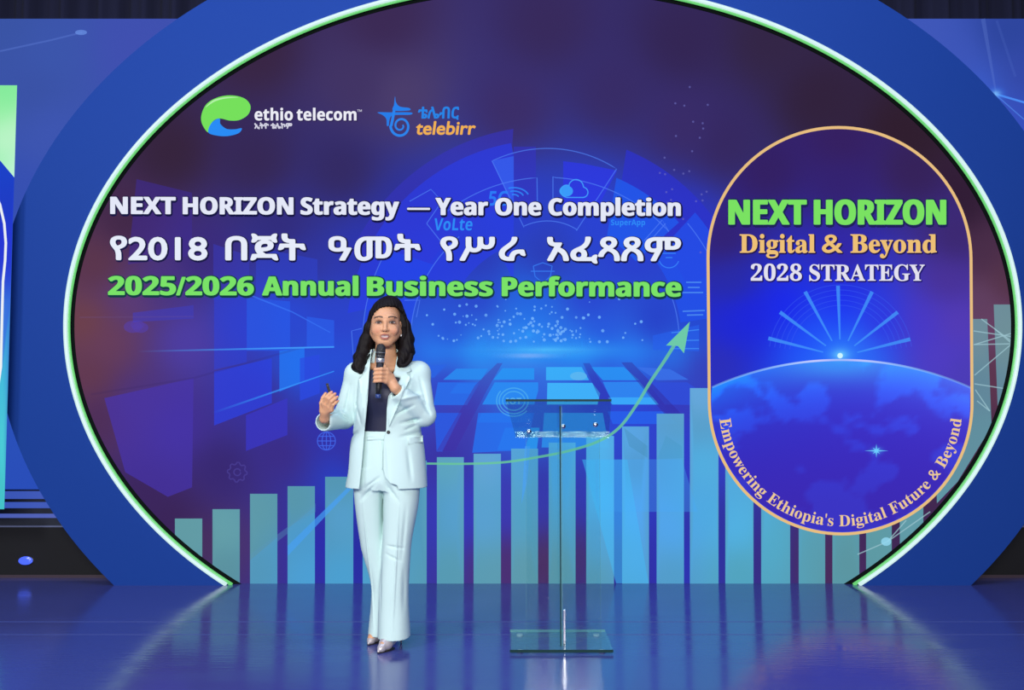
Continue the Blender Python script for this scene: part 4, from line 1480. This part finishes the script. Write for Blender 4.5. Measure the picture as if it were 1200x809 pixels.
def drape(name, poly, tree, m, parent, lift=.004, thick=.005, grid=2.2, label=None):
    """a cloth patch laid on the front of a garment"""
    pts = [Vector((float(a), float(b))) for a, b in poly]
    n = len(pts)
    arr = np.array(poly)
    for gx in np.arange(arr[:, 0].min(), arr[:, 0].max(), grid):
        for gy in np.arange(arr[:, 1].min(), arr[:, 1].max(), grid):
            pts.append(Vector((gx, gy)))
    r = delaunay_2d_cdt(pts, [], [list(range(n))], 1, 1e-4)
    v2, f2 = r[0], r[2]
    cen = arr.mean(0)
    ds = []
    for v in v2:
        p0 = P(v.x, v.y, YP - .5)
        h = None
        for f in (0, .06, .12, .2, .35, .5):
            q = (v.x + (cen[0] - v.x) * f, v.y + (cen[1] - v.y) * f)
            o_ = P(q[0], q[1], YP - .5)
            h = tree.ray_cast(o_, (o_ - Vector((0, 0, CAM_H))).normalized())[0]
            if h is not None:
                break
        ds.append(h.y if h is not None else YP - .1)
    ds = np.array(ds)
    adj = {i: set() for i in range(len(v2))}
    for f in f2:
        for a in f:
            adj[a] |= set(f) - {a}
    for _ in range(3):
        ds = np.array([min(ds[i], .5 * ds[i] + .5 * np.mean([ds[j] for j in adj[i]])) if adj[i] else ds[i] for i in range(len(ds))])
    nv = len(v2)
    V = [P(v.x, v.y, float(ds[i]) - lift - thick) for i, v in enumerate(v2)] + [P(v.x, v.y, float(ds[i]) + .002) for i, v in enumerate(v2)]
    Fc = [tuple(f) for f in f2] + [tuple(i + nv for i in reversed(f)) for f in f2]
    ec = {}
    for f in f2:
        for i in range(len(f)):
            ec[(f[i], f[(i + 1) % len(f)])] = 1
    for (a, b) in ec:
        if (b, a) not in ec:
            Fc.append((b, a, a + nv, b + nv))
    return meshobj(name, V, Fc, m, parent, True, label=label)


drape('waistband', [(430, 510), (455, 510.5), (455, 516.5), (430, 516)], tree_t, suit, tro, .0015, .002)
drape('fly_flap', [(443, 516.5), (447.5, 516.5), (449.5, 548), (447.5, 551)], tree_t, suit, tro, .0012, .002)

def sight(poly, ylim):
    """cutter whose outline follows the sight lines, in front of depth ylim"""
    pw_ = [(wx(a), wz(b)) for a, b in poly]

    def f(X, Y, Z):
        out = []
        for j in range(Y.shape[1]):
            kk = YP / float(Y[0, j, 0])
            out.append(poly_sd(X[:, 0, :] * kk + 0 * Z[:, 0, :], (Z[:, 0, :] - CAM_H) * kk + CAM_H + 0 * X[:, 0, :], pw_))
        return np.maximum(np.stack(out, 1), Y - ylim + 0 * X)
    return f


# ---- navy top
N_ = Field(np.arange(wx(412), wx(496), .004), np.arange(YP - .16, YP + .14, .004), np.arange(wz(522), wz(420), .004))
TOP = [(wz(432), wx(454), YP + .022, .138, .082), (wz(445), wx(453.5), YP + .012, .140, .098), (wz(465), wx(453), YP + .002, .137, .110), (wz(490), wx(452.5), YP + .006, .124, .094), (wz(512), wx(452), YP + .008, .130, .089)]
N_.loft(TOP, 0)
N_.loft([(a, b, c_, d - .008, e - .008) for a, b, c_, d, e in TOP] + [(wz(425), wx(454), YP + .022, .13, .074)], 0, 'cut')


neck_cut = sight(((430, 415), (480, 415), (467, 432), (460, 439), (452, 440.5), (441, 434)), YP + .02)


N_.op(neck_cut, mode='cut')
N_.op(lambda X, Y, Z: wz(434) - Z + 0 * X + 0 * Y, mode='cut')
NV, NF = N_.surface()
meshobj('top', NV, NF, navy, root, True)

# ---- jacket
J = Field(np.arange(wx(362), wx(516), .0034), np.arange(YP - .27, YP + .19, .0036), np.arange(wz(577), wz(404), .0034))
JK = [(wz(572), wx(453.6), YP + .012, .206, .150), (wz(555), wx(454), YP + .012, .200, .145), (wz(525), wx(454), YP + .012, .188, .132), (wz(505), wx(454), YP + .010, .172, .122), (wz(480), wx(453), YP + .004, .162, .128),
      (wz(460), wx(454), YP + .006, .164, .126), (wz(440), wx(454.5), YP + .018, .166, .108), (wz(428), wx(454.5), YP + .026, .150, .088), (wz(420), wx(454), YP + .030, .100, .074), (wz(412), wx(453), YP + .032, .066, .066)]
J.loft(JK, 0.0)
J.ell(SHL + np.array([.0, .004, -.012]), (.055, .066, .056), .03)
J.ell(SHR + np.array([.0, .004, -.012]), (.055, .066, .056), .03)
CUL = W(378.5, 495, -.155)
CUR = W(465, 458, -.135)
J.chain([SHL + np.array([-.002, 0, -.02]), ELL, ], [.056, .053], .03)
J.chain([ELL, CUL + (ELL - CUL) * .1], [.054, .047], .02)
J.chain([SHR + np.array([.002, 0, -.02]), ELR], [.056, .052], .03)
J.chain([ELR, CUR + (ELR - CUR) * .1], [.053, .043], .02)
for f in (fold(484, 432, 476, 470, .006, .012), fold(422, 440, 417, 500, .007, .012), fold(418, 470, 428, 500, .005, .010), fold(462, 488, 490, 474, .008, .010), fold(470, 496, 498, 490, .009, .012), fold(468, 470, 500, 462, -.006, .012), fold(496, 470, 507, 488, .008, .010), fold(492, 440, 503, 480, .006, .010),
          fold(412, 448, 404, 486, .007, .010), fold(398, 480, 410, 494, .008, .009), fold(385, 488, 402, 484, .006, .008), fold(470, 512, 496, 506, .006, .012), fold(424, 505, 412, 512, .006, .010), fold(456, 510, 462, 565, .004, .012), fold(480, 520, 486, 565, .006, .014), fold(410, 520, 408, 565, .006, .012), fold(476, 504, 490, 498, .006, .009)):
    J.op(f, mode='warp')
# inside of the jacket
inn = [(a, b, c_, d - .012, e - .012) for a, b, c_, d, e in JK]
inn[0] = (wz(580), inn[0][1], inn[0][2], inn[0][3] + .004, inn[0][4] + .004)
inn[-1] = (wz(402), inn[-1][1], inn[-1][2], inn[-1][3] - .004, inn[-1][4] - .004)
JI = Field(*J.ax)
JI.loft(inn, .0)
J_OUT = J.d.copy()
# sleeve ends: flat cuffs, hollow inside
for CU_, EL_, r0, sq in ((CUL, ELL, .040, .03), (CUR, ELR, .036, .03)):
    d_ = (CU_ - EL_) / np.linalg.norm(CU_ - EL_)
    lo, hi = np.minimum(CU_, CU_ + d_ * .1) - .10, np.maximum(CU_, CU_ + d_ * .1) + .10
    J.op(lambda X, Y, Z: np.where((X - CU_[0]) ** 2 + (Y - CU_[1]) ** 2 + (Z - CU_[2]) ** 2 < .085 ** 2, (X - CU_[0]) * d_[0] + (Y - CU_[1]) * d_[1] + (Z - CU_[2]) * d_[2], -1), lo, hi, .0, 'clip')
    JI.cone(CU_ - d_ * .09, CU_ + d_ * .03, r0 * .95, r0, .0)
J.d = np.maximum(J.d, -np.maximum(JI.d, J_OUT + .006))
OPEN = [(436, 400), (466, 400), (466.5, 412), (462, 434), (456, 455), (453.5, 480), (453, 504), (451, 512), (450, 530), (450, 550), (452.5, 560), (458.5, 567), (466, 569), (470, 580), (421, 580), (422.5, 571), (425, 545), (428, 505), (431, 470), (432.5, 440), (434.5, 415)]


open_cut = sight(OPEN, YP)
J.op(open_cut, (wx(414), YP - .16, wz(580)), (wx(474), YP + .01, wz(402)), .002, 'cut')
# the neck hole stays open at the back collar
J.cone(W(452, 396, .02), W(453, 420, .02), .056, .054, .004, 'cut')
J.op(lambda X, Y, Z: wz(571) + .0 * X + 0 * Y - Z, None, None, 0, 'clip')
JV, JF = J.surface()
# drop stray flecks left by the cuts
def biggest(V, Fq):
    n_ = len(V)
    lab = np.arange(n_)
    while True:
        m_ = lab[Fq].min(1)
        new = lab.copy()
        for c_ in range(4):
            np.minimum.at(new, Fq[:, c_], m_)
        new = new[new]
        if (new == lab).all():
            break
        lab = new
    u, cnt = np.unique(lab, return_counts=True)
    keep = lab == u[cnt.argmax()]
    mp_ = np.cumsum(keep) - 1
    return V[keep], mp_[Fq[keep[Fq[:, 0]]]]


JV, JF = biggest(JV, JF)
jac = meshobj('jacket', JV, JF, suit, root, True)
tree_j = BVHTree.FromPolygons([Vector(v) for v in JV], [tuple(int(i) for i in f) for f in JF])
V, Fc = [], []
nc = 30
for i in range(nc + 1):
    t = R(-28 + 236 * i / nc)
    fr_ = abs(i / nc - .5) * 2
    zt_ = wz(409.5) + .012 - .020 * fr_ ** 2
    zb_ = wz(419) - .028 * fr_ ** 2
    cx_, cy_ = wx(452.5), YP + .022
    for rr, zz in ((.061, zt_), (.072, zt_ + .001), (.086, zb_), (.066, zb_)):
        V.append((cx_ + rr * cos(t), cy_ + rr * .95 * sin(t), zz))
for i in range(nc):
    a = 4 * i
    for k in range(4):
        Fc.append((a + k, a + 4 + k, a + 4 + (k + 1) % 4, a + (k + 1) % 4))
Fc += [(3, 2, 1, 0), (4 * nc, 4 * nc + 1, 4 * nc + 2, 4 * nc + 3)]
meshobj('collar', V, Fc, suit, jac, True)
drape('lapel', [(436, 409), (430, 414), (424.5, 424), (421.5, 436), (426, 438.5), (420.5, 444), (427.5, 502), (430.8, 470), (432.5, 440), (434.8, 416)], tree_j, suit, jac, .003, .004)
drape('lapel', [(464, 409), (471, 414), (479, 425), (482.5, 435), (476.5, 437), (481, 442.5), (456, 500), (454, 480), (456.5, 455), (462.5, 434), (466, 413)], tree_j, suit, jac, .003, .004)
drape('pocket_flap', [(477.5, 512), (495.5, 510.5), (495.8, 518.5), (478, 521)], tree_j, suit, jac, .002, .003)
bq = P(455.2, 506.8, YP - .5)
hh = tree_j.ray_cast(bq, (bq - Vector((0, 0, CAM_H))).normalized())[0] or P(455.2, 506.8, YP - .11)
MB().lathe([(hh + Vector((0, .002, 0)), .0085), (hh + Vector((0, -.003, 0)), .0088), (hh + Vector((0, -.005, 0)), .007)], 18).obj('button', mat('dark_button', (.02, .025, .025), .35), jac, label='dark jacket button')

# ---- hair
H = Field(np.arange(wx(409), wx(492), .0021), np.arange(YP - .13, YP + .15, .0024), np.arange(wz(442), wz(343), .0021))
H.ell(W(454.0, 370, HD + .022), (.087, .106, .092), 0)
H.ell(W(458.2, 358, HD + .030), (.050, .075, .046), .03)
H.ell(W(455, 396, .066), (.100, .056, .11), .03)
H.chain([W(436.5, 368, HD - .015), W(432.5, 384, HD + .0), W(429, 400, .0), W(424.5, 416, -.012), W(420.5, 428, -.035), W(424, 434, -.050)], [.016, .022, .032, .036, .032, .018], .02)
H.chain([W(433, 392, .03), W(427, 414, .03), W(424, 430, .0)], [.03, .036, .028], .02)
H.chain([W(470, 366, HD - .01), W(474.5, 382, .0), W(477, 398, .0), W(476, 413, -.02), W(470, 424, -.05), W(468, 428, -.058)], [.018, .026, .034, .036, .026, .016], .02)
H.chain([W(474, 390, .03), W(477, 410, .03), W(475, 424, -.01)], [.034, .036, .026], .02)


_fc = sight(((452, 359.5), (444.5, 361.5), (438.5, 367), (435, 377), (434.3, 390), (438.5, 402), (439, 412), (436, 424), (438, 436), (466, 436), (464.5, 420), (467.5, 409), (471.5, 398), (475.5, 390), (475.5, 378), (472, 367), (463, 359.5)), 99)


def face_cut(X, Y, Z):
    return np.maximum(_fc(X, Y, Z), Y - (YP + HD - .006) + .02 * np.clip((wz(392) - Z) / .04, -1, 1.2))


H.op(face_cut, None, None, .012, 'cut')


def strand(X, Y, Z):
    a = np.arctan2(Y - (YP + .03), X - wx(453))
    low = np.clip((wz(395) - Z) / .08, 0, 1)
    return .0008 * np.sin(a * 40 + 3 * np.sin(Z * 30) + Z * 14) + .0005 * np.sin(a * 71 - Z * 40) + low * .0042 * np.sin(Z * 84 + X * 50 + Y * 40)


H.op(strand, mode='warp')
HV, HF = H.surface()
HV, HF = biggest(HV, HF)
hr = meshobj('hair', HV, HF, hairm, root, True)
# loose curled locks
def lock(pts, r0, r1):
    pts = [Vector(W(*p)) for p in pts]
    out = []
    for i in range(len(pts) - 1):
        p0, p1, p2, p3 = pts[max(0, i - 1)], pts[i], pts[i + 1], pts[min(len(pts) - 1, i + 2)]
        for j in range(6):
            t = j / 6
            out.append(.5 * ((2 * p1) + (p2 - p0) * t + (2 * p0 - 5 * p1 + 4 * p2 - p3) * t * t + (3 * p1 - p0 - 3 * p2 + p3) * t ** 3))
    out.append(pts[-1])
    n_ = len(out)
    V, Fc = [], []
    for i, p in enumerate(out):
        t = i / (n_ - 1)
        r = r0 + (r1 - r0) * t
        d = (out[min(n_ - 1, i + 1)] - out[max(0, i - 1)]).normalized()
        u = d.cross(Vector((0, 1, 0.1))).normalized()
        v = d.cross(u)
        for k in range(8):
            a = k * pi / 4
            V.append(p + u * r * cos(a) + v * r * .8 * sin(a))
    for i in range(n_ - 1):
        for k in range(8):
            Fc.append((i * 8 + k, i * 8 + (k + 1) % 8, (i + 1) * 8 + (k + 1) % 8, (i + 1) * 8 + k))
    Fc += [tuple(reversed(range(8))), tuple((n_ - 1) * 8 + k for k in range(8))]
    return V, Fc


for pts, r0, r1 in (([(419, 420, -.05), (416.8, 427, -.06), (419.5, 434, -.07), (425, 433.5, -.078), (426.5, 428, -.075)], .013, .006),
                    ([(482, 415, -.045), (480.5, 422, -.06), (475, 428, -.075), (469, 427.5, -.08), (467.4, 422, -.075)], .013, .006)):
    V, Fc = lock(pts, r0, r1)
    meshobj('curl', V, Fc, hairm, hr, True)

# ---- pointed pumps
shm = mat('silver_pump_leather', (.62, .56, .56), .28, .6, metal=.35)
solem = mat('shoe_sole', (.02, .018, .02), .5)
for toe, heel in ((toeF, heelF), (toeB, heelB)):
    d = toe - heel
    L = float(np.linalg.norm(d)) * 1.0
    d = d / np.linalg.norm(d)
    L = .218
    heel = toe - d * L
    lo, hi = np.minimum(toe, heel) - .06, np.maximum(toe, heel) + .06
    SF = Field(np.arange(lo[0], hi[0], .0026), np.arange(lo[1], hi[1], .0026), np.arange(-.004, .13, .0026))
    up = np.array([0, 0, 1.])
    at = lambda f, z: heel + d * (L * f) + up * z
    SF.chain([at(.985, .010), at(.86, .019), at(.68, .032), at(.5, .042)], [.006, .019, .032, .030], .012)
    SF.chain([at(.5, .046), at(.28, .070), at(.09, .086)], [.028, .029, .029], .012)
    SF.chain([at(.55, .062), at(.30, .105), at(.16, .125)], [.026, .026, .026], .004, 'cut')
    SF.op(lambda X, Y, Z: .003 - Z + 0 * X + 0 * Y, None, None, 0, 'clip')
    SF.chain([at(.05, .066), at(.03, .004)], [.013, .0045], .008)
    V, Fq = SF.surface()
    sh = meshobj('shoe', V, Fq, shm, root, True)
    mb = MB()
    cr = Vector((-d[1], d[0], 0))
    ring = []
    for f, wd in ((1.0, .004), (.9, .017), (.75, .031), (.6, .031), (.48, .024)):
        ring.append((Vector(at(f, 0)), wd))
    bt = [c_ + cr * w_ for c_, w_ in ring] + [c_ - cr * w_ for c_, w_ in reversed(ring)]
    m_ = len(bt)
    V = [Vector((v.x, v.y, .0005)) for v in bt] + [Vector((v.x, v.y, .005)) for v in bt]
    mb.add(V, [tuple(reversed(range(m_))), tuple(range(m_, 2 * m_))] + [(i, (i + 1) % m_, (i + 1) % m_ + m_, i + m_) for i in range(m_)])
    mb.obj('sole', solem, sh)

# ---- earring
q = W(470.3, 393.5, HD - .004)
MB().lathe([(q + np.array([0, 0, .006]), .0025), (q, .0042), (q + np.array([0, 0, -.010]), .0035), (q + np.array([0, 0, -.013]), .001)], 12).obj('earring', mat('pearl', (.85, .84, .82), .2, .6), root, True)

# ================================================================ MICROPHONE AND CLICKER
mic = empty('microphone', MBt, 'black handheld microphone with silver ring held at her mouth', 'microphone')
ax_ = lambda y: Vector(mic_at(y))
mk = mat('mic_black', (.012, .012, .014), .4)
MB().lathe([(ax_(424.5), .0185), (ax_(440), .0165), (ax_(455), .0145), (ax_(462), .0140)], 28).obj('body', mk, mic, True)
MB().lathe([(ax_(419.8), .0200), (ax_(420.5), .0215), (ax_(424.0), .0205), (ax_(425), .0188)], 28).obj('collar_ring', mat('mic_silver', (.62, .66, .68), .3, metal=.7), mic, True, label='silver ring')
gm_ = mat('mic_mesh', (.016, .016, .018), .45, .5, bump=(900, .9, .002))
MB().lathe([(ax_(403.0), .007), (ax_(403.6), .0125), (ax_(405), .0185), (ax_(407.5), .0225), (ax_(411), .0238), (ax_(415), .0228), (ax_(419.8), .0200)], 32).obj('grille', gm_, mic, True)
for y, r in ((413.4, .0243), (417.6, .0226)):
    MB().lathe([(ax_(y - .35), r - .0015), (ax_(y - .25), r), (ax_(y + .25), r), (ax_(y + .35), r - .0015)], 32).obj('grille_band', mat('mic_grey', (.30, .32, .33), .35, metal=.6), mic, True)
MB().lathe([(ax_(462), .0138), (ax_(466), .0134), (ax_(467), .009)], 24).obj('tail_cap', mat('mic_blue', (.03, .06, .22), .3), mic, True, label='bluish tail cap')

ck0, ck1 = Vector(W(383.2, 449.5, -.216)), Vector(W(388.8, 469, -.208))
clk = empty('presentation_clicker', ck1, 'slim dark presentation clicker held in her raised hand', 'remote')
d_ = (ck0 - ck1).normalized()
u_ = d_.cross(Vector((0, 1, 0))).normalized() * .0075
v_ = Vector((0, .0045, 0))
b_ = [ck1 - u_ - v_, ck1 + u_ - v_, ck1 + u_ + v_, ck1 - u_ + v_]
t_ = [ck0 - u_ * .8 - v_ * .8, ck0 + u_ * .8 - v_ * .8, ck0 + u_ * .8 + v_ * .8, ck0 - u_ * .8 + v_ * .8]
MB().hexa(b_, t_).obj('casing', mat('clicker_black', (.012, .010, .016), .4), clk, bevel=.0015)
e0 = ck0 - d_ * .012 - v_ * .95
MB().lathe([(e0, .0026), (e0 - Vector((0, .0015, 0)), .0022)], 14).obj('button', mat('clicker_grey', (.10, .09, .14), .4), clk)

# ================================================================ ACRYLIC LECTERN
glass = acrylic('clear_acrylic', (.93, .97, .97))
glass2 = acrylic('green_tinted_acrylic', (.84, .92, .92), base=.05, frost=0.05)
glass4 = acrylic('top_acrylic', (.80, .88, .88), base=.03, frost=0.02)
glass3 = acrylic('acrylic_sheet_edge', (.72, .88, .88), frost=0.1)
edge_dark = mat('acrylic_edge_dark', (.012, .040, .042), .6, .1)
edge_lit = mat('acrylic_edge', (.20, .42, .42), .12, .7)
YL = F(658, 767).y
ll = F(658, 757)
lec = empty('lectern', (ll.x, YL + .12, 0), 'clear acrylic lectern standing on the stage beside the woman', 'lectern')
# base plate
fl_, fr_ = F(597.5, 766.5), F(718.5, 766.5)
bk = F(600, 743).y
Hb = P(600, 763.0, YL).z
xl_, xr_ = fl_.x, fr_.x
bp_ = MB().box(xl_, xr_, YL, bk, .008, .008 + max(.010, Hb * .8)).obj('base_plate', glass2, lec)
zt = .008 + max(.010, Hb * .8)
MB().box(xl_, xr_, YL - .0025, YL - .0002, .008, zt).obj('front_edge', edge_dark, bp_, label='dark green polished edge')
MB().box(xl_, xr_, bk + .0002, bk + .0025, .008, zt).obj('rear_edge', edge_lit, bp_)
for x in (xl_ + .05, xr_ - .05):
    for y in (YL + .04, bk - .04):
        MB().lathe([((x, y, 0), .016), ((x, y, .008), .016)], 18).obj('foot', mat('acrylic_foot', (.55, .62, .65), .3), lec)
# fin towards the audience and broad sheet behind it
xf = P(657.6, 600, YL + .05).x
ztop = P(657, 476, YL + .03).z
yf0, yf1 = YL + .06, YL + .30
MB().box(xf - .006, xf + .006, yf0, yf1, zt, ztop).obj('fin', glass, lec)
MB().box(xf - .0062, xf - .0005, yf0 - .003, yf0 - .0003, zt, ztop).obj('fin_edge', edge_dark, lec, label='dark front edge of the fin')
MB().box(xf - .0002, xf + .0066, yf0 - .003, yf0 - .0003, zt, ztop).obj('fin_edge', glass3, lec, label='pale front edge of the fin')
pl_, pr_ = P(617, 600, yf1).x, P(703, 600, yf1).x
MB().box(pl_, pr_, yf1 + .0004, yf1 + .010, zt, P(657, 508, yf1).z).obj('broad_sheet', glass, lec)
for x in (pl_ - .0022, pr_ + .0002):
    MB().box(x, x + .002, yf1 + .0004, yf1 + .010, zt, P(657, 508, yf1).z).obj('sheet_edge', glass3, lec)
# sloping top: near edge high, far edge low
n0, n1 = P(592.5, 470.5, YL + .0), P(716.5, 470.5, YL + .0)
f0, f1 = P(604.5, 512.5, YL + .36), P(713.5, 512.5, YL + .36)
up = Vector((0, .006, .010))
tp = MB().hexa([n0, n1, f1, f0], [n0 + up, n1 + up, f1 + up, f0 + up]).obj('reading_top', glass4, lec)
MB().hexa([n0 + Vector((0, -.003, -.001)), n1 + Vector((0, -.003, -.001)), n1 + Vector((0, -.0003, -.001)), n0 + Vector((0, -.0003, -.001))],
          [n0 + up + Vector((0, -.008, 0)), n1 + up + Vector((0, -.008, 0)), n1 + up + Vector((0, -.0065, 0)), n0 + up + Vector((0, -.0065, 0))]).obj('upper_edge', edge_dark, tp, label='dark polished edge')
lo_ = Vector((0, .0003, 0))
MB().hexa([f0 + lo_ + Vector((0, 0, -.002)), f1 + lo_ + Vector((0, 0, -.002)), f1 + lo_ + Vector((0, .003, -.002)), f0 + lo_ + Vector((0, .003, -.002))],
          [f0 + lo_ + Vector((0, .004, .03)), f1 + lo_ + Vector((0, .004, .03)), f1 + lo_ + Vector((0, .007, .03)), f0 + lo_ + Vector((0, .007, .03))]).obj('paper_ledge', glass3, tp, label='pale stop ledge along the lower edge')
stl = mat('lectern_steel', (.80, .84, .86), .22, metal=1.0)
for px, py, dd in ((660, 500, .22), (620, 506, .30), (698, 498, .22)):
    c_ = P(px, py, YL + dd - .06)
    MB().lathe([(c_, .012), (c_ + Vector((0, .01, 0)), .013), (c_ + Vector((0, .03, 0)), .009)], 18).obj('bolt', stl, lec, True)
for px, py in ((661.2, 724), (661.2, 754)):
    c_ = P(px, py, yf0 + .01)
bb = P(661.5, 735, yf0)  # bright steel block stands in for light reflected low on the fin
MB().box(bb.x - .006, bb.x + .006, yf0 - .002, yf0 + .016, zt, P(660, 715, yf0).z).obj('fin_glint', stl, lec, bevel=.002)
